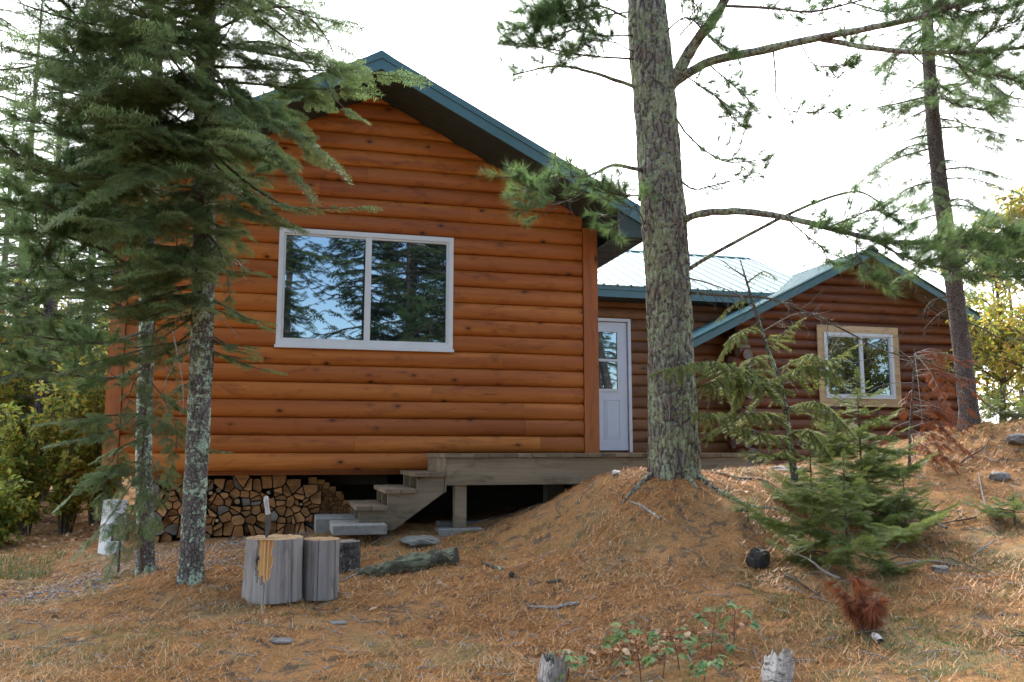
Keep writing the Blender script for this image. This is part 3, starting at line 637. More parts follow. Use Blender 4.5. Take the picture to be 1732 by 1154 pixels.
# treads: k = 0 lowest
TX = [WY(602, 857, YDK)[0], WY(651, 824, YDK)[0], WY(701, 800, YDK)[0]]
TZ = [WY(602, 857, YDK)[2], WY(651, 828, YDK)[2], WY(701, 800, YDK)[2]]
TXR = [WY(655, 857, YDK)[0], WY(704, 828, YDK)[0], WY(752, 800, YDK)[0]]
for k in range(3):
    b = MB(); zt = TZ[k]
    w = (TXR[k] - TX[k] - 0.006) / 2
    for q in range(2): b.box((TX[k] + q * (w + .006), YDK - 0.03, zt - 0.036), (TX[k] + q * (w + .006) + w, ys1 + 0.03, zt + random.uniform(0, .003)), 0, random.random())
    b.build('tread', 'deck_wood', stairs)
zb0 = Z(-0.70)
for yk in (ys0, (ys0 + ys1) / 2, ys1 - 0.04):
    x0 = TX[0] + 0.03
    poly = [(x0, zb0), (x0, TZ[0] - .037), (TX[1] + .03, TZ[0] - .037), (TX[1] + .03, TZ[1] - .037), (TX[2] + .03, TZ[1] - .037), (TX[2] + .03, TZ[2] - .037), (xd0 - .015, TZ[2] - .037), (xd0 - .015, Z(-0.37)), (TX[0] + 0.35, zb0)]
    b = MB(); P = [np.array((p[0], yk, p[1])) for p in poly]
    # split into convex pieces for clean caps
    def quad(ps, t=.55): b.prism([(p[0], yk, p[1]) for p in ps], (0, 0.038, 0), None, 0, t)
    low = lambda x: zb0 if x < TX[0] + .35 else zb0 + (x - TX[0] - .35) * (Z(-0.37) - zb0) / (xd0 - .015 - TX[0] - .35)
    e = [x0, TX[1] + .03, TX[2] + .03, xd0 - .015]
    for k in range(3):
        xa, xb_ = e[k], e[k + 1]; mid = TX[0] + .35
        pts = [(xa, low(xa))] + ([(mid, low(mid))] if xa < mid < xb_ else []) + [(xb_, low(xb_)), (xb_, TZ[k] - .037), (xa, TZ[k] - .037)]
        quad(pts)
    b.build('stringer', 'deck_wood', stairs)
def pad(a, c, label, tilt=0):
    b = MB(); x0, y0, z0 = a; x1, y1, z1 = c; e = 0.008
    b.box((x0, y0, z0), (x1, y1, z1 - e)); b.prism([(x0, y0, z1 - e), (x1, y0, z1 - e), (x1 - e, y0 + e, z1), (x0 + e, y0 + e, z1)], (0, 0, 0), None)
    b.v.pop(); b = MB()
    lo = [(x0, y0), (x1, y0), (x1, y1), (x0, y1)]; V = [(p[0], p[1], z0) for p in lo] + [(p[0], p[1], z1 - e) for p in lo] + [(p[0] + (e if i in (0, 3) else -e), p[1] + (e if i < 2 else -e), z1) for i, p in enumerate(lo)]
    Fq = [(8, 9, 10, 11)] + [(i, (i + 1) % 4, 4 + (i + 1) % 4, 4 + i) for i in range(4)] + [(4 + i, 4 + (i + 1) % 4, 8 + (i + 1) % 4, 8 + i) for i in range(4)]
    b.add(V, Fq); o = b.build('concrete_block', 'concrete', None, label=label, cat='block', group='concrete blocks under the steps and posts'); return o
q0 = WY(563, 889, YDK - .2); q1 = WY(655, 889, YDK - .2)
pad((q0[0], YDK - 0.2, q0[2] - 0.085), (q1[0], YDK + .42, q0[2]), 'concrete block under the near foot of the steps')
pad((q0[0] - .12, YDK + .5, q0[2] - 0.14), (q1[0] - .2, YDK + 1.1, q0[2] + .01), 'concrete block under the far foot of the steps, beside the firewood')
pad((1.36, YDK - 0.04, Z(-0.80)), (1.78, YDK + 0.22, Z(-0.701)), 'concrete block under the front deck post')
pad((1.5, 8.66, Z(-0.80)), (1.95, 8.95, Z(-0.701)), 'concrete block in the shade under the rear deck post')

# ------------------------------------------------------------------ firewood: voronoi-packed billets
def clip(poly, n, c):
    out = []
    for k in range(len(poly)):
        a, b = poly[k], poly[(k + 1) % len(poly)]; da, db = a @ n - c, b @ n - c
        if da <= 0: out.append(a)
        if da * db < 0: out.append(a + (b - a) * da / (da - db))
    return out
def pack(box, outline_fn, cell, seed, shrink):
    r = np.random.default_rng(seed); x0, x1, z0, z1 = box; pts = []
    nz_ = int((z1 - z0) / (cell * 0.86))
    for a in range(nz_ + 1):
        z = z0 + cell * 0.45 + a * cell * 0.86; x = x0 + (cell * 0.5 if a % 2 else 0) + r.uniform(0, cell * .5)
        while x < x1:
            p = np.array([x, z]) + r.uniform(-.32, .32, 2) * cell
            if outline_fn(*p): pts.append(p)
            x += cell * r.uniform(0.75, 1.3)
    pts = np.array(pts); res = []
    for k, p in enumerate(pts):
        poly = [p + np.array(q) * cell * 0.85 for q in ((-1, -1), (1, -1), (1, 1), (-1, 1))]
        for m, q in enumerate(pts):
            if m == k: continue
            d = q - p; L = np.linalg.norm(d)
            if L < cell * 3: n = d / L; poly = clip(poly, n, (p + q) @ n / 2 - shrink)
            if len(poly) < 3: break
        if len(poly) >= 3:
            poly = np.array(poly); c = poly.mean(0)
            if cell > .08 and r.random() < .38:
                a = r.uniform(0, PI); nn = np.array([math.cos(a), math.sin(a)])
                for sg in (1, -1):
                    h = clip(list(poly), nn * sg, (c @ nn) * sg - shrink)
                    if len(h) >= 3: h = np.array(h); res.append((h.mean(0), h))
            else: res.append((c, poly))
    return res
WG = 'firewood stacked under the cabin'
YP = 9.42
def gbase(x, y): return float(gq(x, y))
wl = WY(262, 800, YP)[0]; wr_ = WY(543, 800, YP)[0]
zt0 = WY(400, 813, YP)[2]
def outline(x, z):
    f = (x - wl) / (wr_ - wl)
    top = zt0 + 0.02 * math.sin(x * 9) - (0.0 if f < .85 else (f - .85) * 1.6)
    return gbase(x, YP) + 0.02 < z < top
logs = pack((wl, wr_, gbase(wl, YP), zt0), outline, 0.10, 5, 0.006)
r = np.random.default_rng(11)
for c, poly in logs:
    b = MB(); kind = r.random(); y0 = YP - 0.03 + r.uniform(-0.07, 0.07); L = r.uniform(0.36, 0.42)
    area = abs(sum(poly[i - 1][0] * poly[i][1] - poly[i][0] * poly[i - 1][1] for i in range(len(poly)))) / 2
    if area < 0.0012: continue
    if kind < 0.10:
        rad = min(np.linalg.norm((poly + np.roll(poly, 1, 0)) / 2 - c, axis=1).min() * 1.04, 0.08); th = np.arange(16) * 2 * PI / 16
        P = np.stack([c[0] + np.cos(th) * rad * (1 + .04 * np.cos(3 * th + kind * 40)), np.full(16, y0), c[1] + np.sin(th) * rad], -1); lab = 'round firewood log in the stack under the cabin'; side = 'twig_bark'; end = 'sawn_end'
    else:
        # jitter corners, cut one corner to a round bark side
        pp = []
        for a in range(len(poly)):
            p, q, s_ = poly[a - 1], poly[a], poly[(a + 1) % len(poly)]
            pp += [q + (p - q) * r.uniform(.02, .14), q + (s_ - q) * r.uniform(.02, .14)]
        P = np.array([(q[0], y0, q[1]) for q in pp])
        if kind > 0.82: lab = 'grey split firewood in the stack under the cabin'; side = 'spruce_bark'; end = 'grey_end'
        else: lab = 'tan split firewood in the stack under the cabin'; side = 'spruce_bark' if r.random() < .5 else 'black_bark'; end = 'split_end'  # dark sides paint the shade of the gaps between billets
    tn = r.random(); P[:, 1] += (P[:, 0] - c[0]) * r.uniform(-.35, .35) + (P[:, 2] - c[1]) * r.uniform(-.35, .35)
    b.prism(P, (r.uniform(-.02, .02), L, r.uniform(-.01, .01)), None, 0, tn, mat_end=1)
    zone = ('upper ' if c[1] > zt0 - .2 else 'lower ') + ('left part' if c[0] < wl + (wr_ - wl) * .36 else ('middle' if c[0] < wl + (wr_ - wl) * .7 else 'right part'))
    lab = lab.replace('in the stack under', 'in the %s of the stack under' % zone)
    o = b.build('firewood', [side, end], None, origin=(c[0], YP, c[1]), label=lab, cat='firewood', group=WG + ', ' + zone + (' rounds' if kind < .10 else (' grey' if kind > .82 else ' tan')))
# kindling heap at the right end
kl = WY(526, 800, 9.6)[0]; kr = WY(598, 800, 9.6)[0]; kz = WY(540, 812, 9.6)[2]
def outl2(x, z): f = (x - kl) / (kr - kl); return gbase(x, 9.6) + .01 < z < kz - max(0, f - .2) ** 1.3 * 0.5
for c, poly in pack((kl, kr + .1, gbase(kl, 9.6), kz), outl2, 0.052, 9, 0.002):
    b = MB(); y0 = 9.6 + r.uniform(-.05, .05); P = np.array([(q[0], y0, q[1]) for q in poly])
    b.prism(P, (r.uniform(-.04, .04), .3, r.uniform(-.02, .02)), None, 0, r.random(), mat_end=1)
    b.build('kindling_stick', ['twig_bark', 'split_end'], None, origin=(c[0], 9.6, c[1]), label='thin kindling stick in the small heap at the right end of the firewood', cat='kindling', group='kindling heap beside the firewood')

# ------------------------------------------------------------------ chopping stumps, knife, logs, stones
def stump(name, px, bot, dia, h, d, mat_side, mat_top, label, seed, fresh=False, flare=0.05, top_tilt=0.0, ring=150):
    base = D(px, bot, d); zb_ = float(gq(base[0], base[1])) - 0.015
    b = MB(); n = ring; m = 60; th = np.arange(n) * 2 * PI / n; zz = np.linspace(0, h, m)
    TH_, ZZ = np.meshgrid(th, zz)
    R_ = dia / 2 * (1 + flare * (1 - ZZ / h) ** 2)
    q = np.stack([np.cos(TH_) * 2.2, np.sin(TH_) * 2.2, ZZ * 1.2 + seed], -1)
    R_ = R_ * (1 + 0.06 * fbm(q, 2) + 0.03 * fbm(q * np.array([4, 4, .8]), 3)) - 0.012 * np.clip(fbm(q * np.array([7, 7, .35]), 2) - .45, 0, 1) * 2
    V = np.stack([base[0] + np.cos(TH_) * R_, base[1] + np.sin(TH_) * R_, zb_ + ZZ + top_tilt * np.cos(TH_) * R_ * ZZ / h], -1)
    fr_face = np.zeros(((m - 1), n), int)
    if fresh:
        for a in range(m - 1):
            for k in range(n):
                x_, y_ = math.cos(th[k] + .05), math.sin(th[k] + .05); w = 0.30 * (0.55 + 0.45 * min(1, (zz[a] / h - .25) * 3))
                if y_ < 0 and -0.36 < x_ + 0.18 + .02 * math.sin(zz[a] * 60) + .012 * math.sin(zz[a] * 143) < -0.36 + w * 1.5 + .08 and zz[a] / h > 0.32 + 0.25 * abs(x_ + .2) + .05 * math.sin(th[k] * 30) + .03 * math.sin(th[k] * 71): fr_face[a, k] = 2
        mask = np.zeros((m, n)); mask[:-1] = fr_face > 0; V -= (np.stack([np.cos(TH_), np.sin(TH_), TH_ * 0], -1) * (mask * 0.012)[..., None])
    i = np.arange(m - 1)[:, None] * n; j = np.arange(n)[None, :]; j2 = (j + 1) % n
    Fc = np.stack([i + j, i + j2, i + n + j2, i + n + j], -1)
    Vf = V.reshape(-1, 3); 
    b.add(Vf, Fc[fr_face == 0].reshape(-1, 4), 0, .6)
    if fresh: b.add(Vf, Fc[fr_face == 2].reshape(-1, 4), 2, .8)
    top = V[-1]; c = top.mean(0); rings = [top]
    for s_ in (0.93, 0.75, 0.5, 0.25): 
        rg = c + (top - c) * s_; rg[:, 2] += 0.006 * fbm(rg * 25, 2) + 0.004; rings.append(rg)
    A = np.vstack(rings + [c[None] + [0, 0, .004]]); k = len(rings); i = np.arange(k - 1)[:, None] * n
    b.add(A, np.stack([i + j, i + j2, i + n + j2, i + n + j], -1).reshape(-1, 4), 1, .4)
    b.add(A, [((k - 1) * n + a, (k - 1) * n + (a + 1) % n, k * n) for a in range(n)], 1, .4)
    o = b.build(name, [mat_side, mat_top, 'fresh_wood'], None, origin=(base[0], base[1], zb_), label=label, cat='stump', smooth=False)
    return base, zb_ + h
B1, ZT1 = stump('chopping_block', 461, 1012, 0.385, 0.42, 5.95, 'grey_wood', 'sawn_end', 'large grey chopping block with a split orange strip and a knife stuck in its top', 3, fresh=True)
stump('tree_stump', 541, 1003, 0.255, 0.41, 6.1, 'grey_wood', 'sawn_end', 'slim grey upright log section just right of the chopping block', 9, flare=0.02)
stump('tree_stump', 497, 952, 0.33, 0.17, 7.0, 'grey_wood', 'sawn_end', 'low pale log section half hidden behind the chopping block', 19, flare=0.02)
stump('tree_stump', 584, 952, 0.225, 0.235, 6.9, 'flaky_bark', 'grey_end', 'short dark peeling-bark log section right of the slim grey one', 15, flare=0.02)
# knife stuck upright in the chopping block
kp = D(450, 925, 5.95); kp[2] = ZT1 + .004
knife = thing('machete', kp, 'machete with pale wrapped handle stuck upright in the chopping block', 'knife')
def extr(poly, y, th): 
    b = MB(); b.prism([(kp[0] + p[0], kp[1] + y - th / 2, kp[2] + p[1]) for p in poly], (0, th, 0), None); return b
extr([(-.006, -.02), (.004, -.02), (.024, .06), (.030, .13), (.026, .162), (-.012, .162), (-.014, .08)], 0, .004).build('blade', 'blade_steel', knife)
hb = MB(); hp = spline([(kp[0] + .006, kp[1], kp[2] + .158), (kp[0] - .002, kp[1], kp[2] + .20), (kp[0] - .010, kp[1], kp[2] + .25), (kp[0] - .012, kp[1], kp[2] + .285)], 12)
hb.tube(hp, [.016, .0165, .0155, .015, .015, .0155, .0165, .017, .0175, .017, .014, .006], 12, cap=True); hb.build('handle', 'handle_wrap', knife, smooth=True)

def lie(u, v): 
    p, d = ground_hit(u, v); return p
def glog(name, pts, rad, mats, label, cat, rough=0.15, rs=6, n=16, sink=0.3, m=24, capm=True, group=None, tints=.5):
    P = np.array([lie(u, v) for u, v in pts]); P = spline(P, m); r_ = np.interp(np.linspace(0, 1, m), np.linspace(0, 1, len(rad)), rad)
    P[:, 2] = np.maximum(P[:, 2], gq(P[:, 0], P[:, 1])) + r_ * (1 - sink)
    b = MB(); b.tube(P, r_, n, 0, tints, cap=capm, rough=rough, rs=rs); return b.build(name, mats, None, label=label, cat=cat, group=group, smooth=False)
glog('fallen_log', [(600, 972), (650, 974), (700, 966), (740, 957), (772, 955)], [.02, .05, .07, .075, .07, .08], ['mossy_wood', 'black_bark'], 'mossy rotten log lying on the needles right of the stumps', 'log', rough=.3, rs=9, n=28, m=40, capm=1)
glog('dead_branch', [(575, 985), (600, 975), (640, 963)], [.006, .010, .016], 'grey_twig', 'thin grey branch poking from the fallen log towards the stumps', 'branch', n=8)
glog('stick', [(895, 1029), (930, 1031), (958, 1028), (980, 1022)], [.010, .013, .014, .011], 'grey_twig', 'bare grey stick lying on the needles in the middle foreground', 'stick', n=8)
glog('stick', [(815, 955), (835, 962), (850, 968)], [.012, .018, .014], 'twig_bark', 'short dark broken stick right of the mossy fallen log', 'stick', n=8)
glog('stick', [(802, 886), (840, 876), (872, 864), (905, 850)], [.006, .011, .014, .010], 'grey_twig', 'long pale stick sloping down the mound beside the deck post', 'stick', n=8)
glog('stick', [(1066, 850), (1090, 862), (1116, 880)], [.008, .012, .010], 'grey_twig', 'pale stick on the mound below the large pine', 'stick', n=8)
glog('stick', [(1195, 800), (1245, 812), (1290, 815), (1320, 830)], [.014, .018, .014, .006], 'twig_bark', 'dark dead branch on the ground right of the large pine', 'stick', n=8)
glog('stick', [(1655, 800), (1665, 850), (1682, 872)], [.005, .008, .007], 'grey_twig', 'thin white stick standing out on the right slope', 'stick', n=8)
glog('stick', [(925, 990), (945, 985), (948, 984)], [.012, .014, .01], 'twig_bark', 'stubby wood chip lying uphill of the bare grey stick', 'stick', n=8)
glog('birch_piece', [(1478, 1080), (1490, 1092)], [.016, .024, .02], ['birch_bark', 'black_bark'], 'small white birch piece lying under the rust-brown dead bough', 'log', n=14, m=8, capm=1, rough=.1)
glog('bark_chunk', [(1268, 962), (1295, 956)], [.045, .075, .07, .04], 'black_bark', 'charred black wood chunk on the needle slope left of the fir sapling', 'wood chunk', n=14, m=12, rough=.5, rs=14, sink=.3)
glog('bark_chunk', [(862, 979), (870, 977)], [.018, .028, .02], 'black_bark', 'tiny black wood chunk on the needles in the middle of the yard', 'wood chunk', n=10, m=8, rough=.4, rs=20)
def stone(u, v, sx, sy, sz, mat, label, seed, cat='rock', rz=0, sink=.35, name='rock', group=None):
    p = lie(u, v); b = MB(); n, m = 48, 28; th = np.arange(n) * 2 * PI / n; ph = np.linspace(0.02, PI - .02, m)
    PH, TH_ = np.meshgrid(ph, th, indexing='ij'); q = np.stack([np.sin(PH) * np.cos(TH_), np.sin(PH) * np.sin(TH_), np.cos(PH)], -1)
    q = np.sign(q) * np.abs(q) ** .8; q = q * (1 + .22 * fbm(q * 1.4 + seed, 2) + .07 * fbm(q * 5 + seed, 3))[..., None] * np.array([sx, sy, sz]) / 2
    c, s = math.cos(rz), math.sin(rz); x = q[..., 0] * c - q[..., 1] * s; y = q[..., 0] * s + q[..., 1] * c
    zc = float(gq(p[0], p[1])) + sz * (.5 - sink)
    V = np.stack([p[0] + x, p[1] + y, zc + q[..., 2]], -1).reshape(-1, 3); i = np.arange(m - 1)[:, None] * n; j = np.arange(n)[None, :]; j2 = (j + 1) % n
    b.add(V, np.stack([i + j, i + n + j, i + n + j2, i + j2], -1).reshape(-1, 4)); return b.build(name, mat, None, label=label, cat=cat, smooth=True, group=group)
stone(712, 918, .30, .30, .08, 'slate', 'flat grey-green slab of rock between the steps and the fallen log', 2)
stone(572, 1056, .11, .07, .03, 'rock', 'small pale stone in the grass below the chopping block', 6)
stone(1043, 803, .07, .06, .04, 'white_plastic', 'small white stone at the crest of the mound left of the large pine', 8, sink=.2)
stone(475, 1087, .12, .07, .03, 'rock', 'pale grey stone low in the left foreground', 12)
stone(1590, 968, .11, .08, .05, 'rock', 'grey stone half buried on the right slope', 17)
stone(1500, 776, .5, .4, .22, 'rock', 'grey boulder at the foot of the round-log cabin', 23, sink=.55)
stone(1330, 800, .36, .3, .10, 'rock', 'low grey rock under the left corner of the round-log cabin', 29)
stone(1690, 812, .18, .14, .10, 'rock', 'blue-grey stone under moss on the right outcrop', 31)
stone(1722, 748, .2, .2, .10, 'rock', 'grey rock on the crest at the right edge', 37)
for (u, v, w, lab, sd_) in ((905, 1160, .13, 'splintered grey birch stump at the bottom edge left of the brambles', 41), (1285, 1165, .13, 'peeling white birch stump at the bottom edge right of the brambles', 43)):
    p, dd = ground_hit(u + 25, min(v, 1153)); b = MB(); zb_ = float(gq(p[0], p[1])) - .02; n = 28; th = np.arange(n) * 2 * PI / n; zz = np.linspace(0, .12, 9); TH_, ZZ = np.meshgrid(th, zz)
    R_ = w / 2 * (1 + .15 * fbm(np.stack([np.cos(TH_) * 2, np.sin(TH_) * 2, ZZ * 4 + sd_], -1), 3)); jag = np.clip(ZZ / .12 - .3, 0, 1) * (.07 * vnoise(np.stack([np.cos(TH_) * 1.5 + sd_, np.sin(TH_) * 1.5, TH_ * 0], -1)) + .03 * vnoise(np.stack([TH_ * 9, TH_ * 0, TH_ * 0 + sd_], -1)) - .05 * np.cos(TH_ - 1))
    V = np.stack([p[0] + np.cos(TH_) * R_ + ZZ * .25, p[1] + np.sin(TH_) * R_, zb_ + ZZ + jag], -1); i = np.arange(8)[:, None] * n; j = np.arange(n)[None, :]; j2 = (j + 1) % n
    b.add(V.reshape(-1, 3), np.stack([i + j, i + j2, i + n + j2, i + n + j], -1).reshape(-1, 4)); c = V[-1].mean(0) - [0, 0, .03]
    b.add(np.vstack([V[-1], c]), [(k, (k + 1) % n, n) for k in range(n)], 1)
    for k in range(7):
        a = rng.uniform(0, 2 * PI); q = p + np.array([math.cos(a) * w * .4 + .02, math.sin(a) * w * .4, 0]); q[2] = zb_ + .08
        b.tube([q, q + [rng.uniform(0, .04), 0, rng.uniform(.03, .09)]], [.012, .003], 5, 0)
    b.build('birch_stump', ['splinter_wood' if u < 1000 else 'birch_bark', 'black_bark'], None, origin=(p[0], p[1], zb_), label=lab, cat='stump')

# white plastic sheet and garden lantern
p0 = WY(166, 912, 9.0); b = MB(); n = 14
q = [WY(166 + 42 * t, 912, 9.0)[0] for t in np.linspace(0, 1, n)]
xa, xb_ = q[0], q[-1]; zb_ = float(gq((xa + xb_) / 2, 9.0)); zt_ = WY(185, 847, 9.0)[2]
Vs = []
for k in range(n):
    t = k / (n - 1); x = xa + (xb_ - xa) * t; yy = 9.0 - .06 * math.sin(t * PI)
    Vs += [(x, yy, zb_ - .02), (x + .015, yy + .05, zt_ + .015 * math.sin(t * PI)), (x + .015, yy + .056, zt_ + .015 * math.sin(t * PI)), (x, yy + .006, zb_ - .02)]
b.add(Vs, [f_ for k in range(n - 1) for f_ in ((4*k, 4*k+4, 4*k+5, 4*k+1), (4*k+1, 4*k+5, 4*k+6, 4*k+2), (4*k+2, 4*k+6, 4*k+7, 4*k+3))])
b.build('plastic_panel', 'white_plastic', None, label='curved white plastic panel standing on the ground at the left corner of the big cabin', cat='panel')
lp = D(200, 966, 6.9); lp[2] = float(gq(lp[0], lp[1]))
lan = thing('garden_lantern', lp, 'small black garden lantern on a stake among the low fir branches', 'lantern')
b = MB(); b.tube([lp - [0, 0, .03], lp + [0, 0, .27]], .010, 8); b.build('stake', 'black_metal', lan)
cx, cy, cz = lp + [0, 0, .27]
b = MB(); b.box((cx - .05, cy - .05, cz), (cx + .05, cy + .05, cz + .11)); b.build('glass', 'lamp_glass', lan)
b = MB()
for sx in (-1, 1):
    for sy in (-1, 1): b.box((cx + sx * .052 - .005, cy + sy * .052 - .005, cz - .004), (cx + sx * .052 + .005, cy + sy * .052 + .005, cz + .115))
b.box((cx - .06, cy - .06, cz - .014), (cx + .06, cy + .06, cz - .002)); b.build('frame', 'black_metal', lan)
b = MB(); b.add([(cx - .085, cy - .085, cz + .117), (cx + .085, cy - .085, cz + .117), (cx + .085, cy + .085, cz + .117), (cx - .085, cy + .085, cz + .117), (cx, cy, cz + .165)], [(0, 1, 4), (1, 2, 4), (2, 3, 4), (3, 0, 4), (0, 2, 1), (0, 3, 2)]); b.build('cap', 'black_metal', lan)

# ------------------------------------------------------------------ vegetation templates
def needle_set(P0, Dn, L, w, tint):
    """triangles: base points P0 (n,3), dirs Dn (n,3), length L, width w"""
    n = len(P0); s = np.cross(Dn, np.array([0.13, 0.21, 0.97])); s = nrm(s) * (np.asarray(w) / 2)[:, None] if np.ndim(w) else nrm(s) * w / 2
    V = np.stack([P0 - s, P0 + s, P0 + Dn * np.asarray(L).reshape(-1, 1)], 1).reshape(-1, 3)
    Fc = np.arange(3 * n).reshape(-1, 3); return V, Fc, np.repeat(tint, 3)
def fir_spray(seed, nl=0.06, nw=0.012, sp=0.02, sec=True, flat=0.35):
    """unit-long flat spray along +x (side along y), needles on every shoot"""
    r = np.random.default_rng(seed); Vs, Fs, Ts, Ms = [], [], [], []; nv = 0
    shoots = [(np.zeros(3), np.array([1, 0, 0.0]), 1.0)]
    x = 0.1
    while x < 0.93:
        for sg in (1, -1):
            if r.random() < .93:
                L = (0.46 * (1 - x) ** 0.8 + 0.09) * r.uniform(.75, 1.15); a = math.radians(r.uniform(42, 58))
                d = nrm(np.array([math.cos(a), sg * math.sin(a), r.uniform(-.12, .05)])); p = np.array([x + r.uniform(-.02, .02), 0, -.03 * x * x])
                shoots.append((p, d, L))
                if sec and L > .25:
                    for f in (.4, .65):
                        for s2 in (1, -1):
                            a2 = math.radians(45) * s2; d2 = np.array([d[0] * math.cos(a2) - d[1] * math.sin(a2), d[0] * math.sin(a2) + d[1] * math.cos(a2), d[2]])
                            shoots.append((p + d * L * f, d2, L * .38 * r.uniform(.7, 1.2)))
        x += r.uniform(.10, .14)
    for p, d, L in shoots:
        n = max(3, int(L / sp)); t = np.linspace(.03, 1, n); q = p + d * (L * t)[:, None]
        q[:, 2] -= .10 * L * t ** 2
        lat = nrm(np.cross(d, [0, 0, 1.0])); m = 3
        for k in range(m):
            ang = r.uniform(-1, 1, n) * (PI if k == 2 else .5) + (0 if k == 0 else PI if k == 1 else 0)
            side = np.cos(ang)[:, None] * lat + np.sin(ang)[:, None] * np.array([0, 0, 1]) * (flat + .4)
            dd = nrm(side + d * r.uniform(.2, .75, n)[:, None])
            V, Fc, tt = needle_set(q, dd, nl * r.uniform(.75, 1.15, n), nw, r.uniform(-.12, .10, n) + .16 * (t - .5))
            Vs.append(V); Fs.append(Fc + nv); Ts.append(tt); Ms.append(np.zeros(len(Fc), int)); nv += len(V)
        w = .006 + .006 * (L > .8)
        V = np.array([p - lat * w, p + lat * w, p + d * L]); Vs.append(V); Fs.append(np.array([[0, 1, 2]]) + nv); Ts.append(np.full(3, .0)); Ms.append(np.ones(1, int)); nv += 3
    return np.vstack(Vs), np.vstack(Fs), np.concatenate(Ts), np.concatenate(Ms)
def pine_tuft(seed, n=38, L=0.085, w=0.0028, spread=62):
    r = np.random.default_rng(seed); a = r.uniform(0, 2 * PI, n); b = np.radians(r.uniform(8, spread, n)) ; x = r.uniform(-.05, 0.01, n)
    d = np.stack([np.cos(b), np.sin(b) * np.cos(a), np.sin(b) * np.sin(a)], -1); P0 = np.stack([x, 0 * x, 0 * x], -1)
    V, Fc, tt = needle_set(P0, d, L * r.uniform(.7, 1.1, n), w, r.uniform(-.15, .15, n))
    return V, Fc, tt, np.zeros(len(Fc), int)
SP_F = [fir_spray(s, nl=.105, nw=.019, sp=.036, sec=False, flat=.7) for s in range(6)]                                     # near trees
SP_M = [fir_spray(20 + s, nl=.085, nw=.022, sp=.042, sec=True) for s in range(4)]    # middle distance
SP_C = [fir_spray(40 + s, nl=.13, nw=.05, sp=.09, sec=False) for s in range(4)]     # far
TUFT = [pine_tuft(s, 40, .10, .0024, 70) for s in range(5)]
TUFT_C = [pine_tuft(60 + s, 16, .11, .008) for s in range(3)]
def shoot_t(seed, nl=.16, nw=.03, n=34):
    r = np.random.default_rng(seed); t = np.repeat(np.linspace(.02, 1, n), 4); a = r.uniform(0, 2 * PI, len(t)); q = np.stack([t, .05 * np.sin(t * 3), -.10 * t * t], -1)
    dd = nrm(np.stack([r.uniform(.5, 1, len(t)), np.cos(a), np.sin(a)], -1)); V, Fc, tt = needle_set(q, dd, nl * r.uniform(.7, 1.1, len(t)), nw, r.uniform(-.15, .12, len(t))); return V, Fc, tt, np.zeros(len(Fc), int)
SHOOT = [shoot_t(s) for s in range(5)]
SP_X = [fir_spray(80 + s, nl=.13, nw=.026, sp=.05, sec=False, flat=.8) for s in range(6)]
def frames(Dv, upv=(0, 0, 1.0), roll=None):
    Dv = nrm(Dv); u = np.broadcast_to(np.asarray(upv, float), Dv.shape); y = np.cross(u, Dv); bad = np.linalg.norm(y, axis=1) < 1e-3; y[bad] = [0, 1, 0]
    y = nrm(y); z = np.cross(Dv, y)
    if roll is not None: c, s = np.cos(roll)[:, None], np.sin(roll)[:, None]; y, z = y * c + z * s, -y * s + z * c
    return np.stack([Dv, y, z], -1)
class Fol:
    """collects placements, then writes them into a mesh builder"""
    def __init__(s, tmpl): s.T = tmpl; s.l = []; s.d = []; s.s = []; s.t = []; s.r = []
    def put(s, loc, d, size, tint, roll=0.0): s.l.append(loc); s.d.append(d); s.s.append(size); s.t.append(tint); s.r.append(roll)
    def write(s, mb, r):
        if not s.l: return
        l, d, sz, t, ro = map(np.array, (s.l, s.d, s.s, s.t, s.r)); k = r.integers(0, len(s.T), len(l))
        R = frames(d, roll=ro) * sz[:, None, None]
        for q in range(len(s.T)):
            m = k == q
            if m.any(): mb.inst(s.T[q], R[m], l[m], t[m])
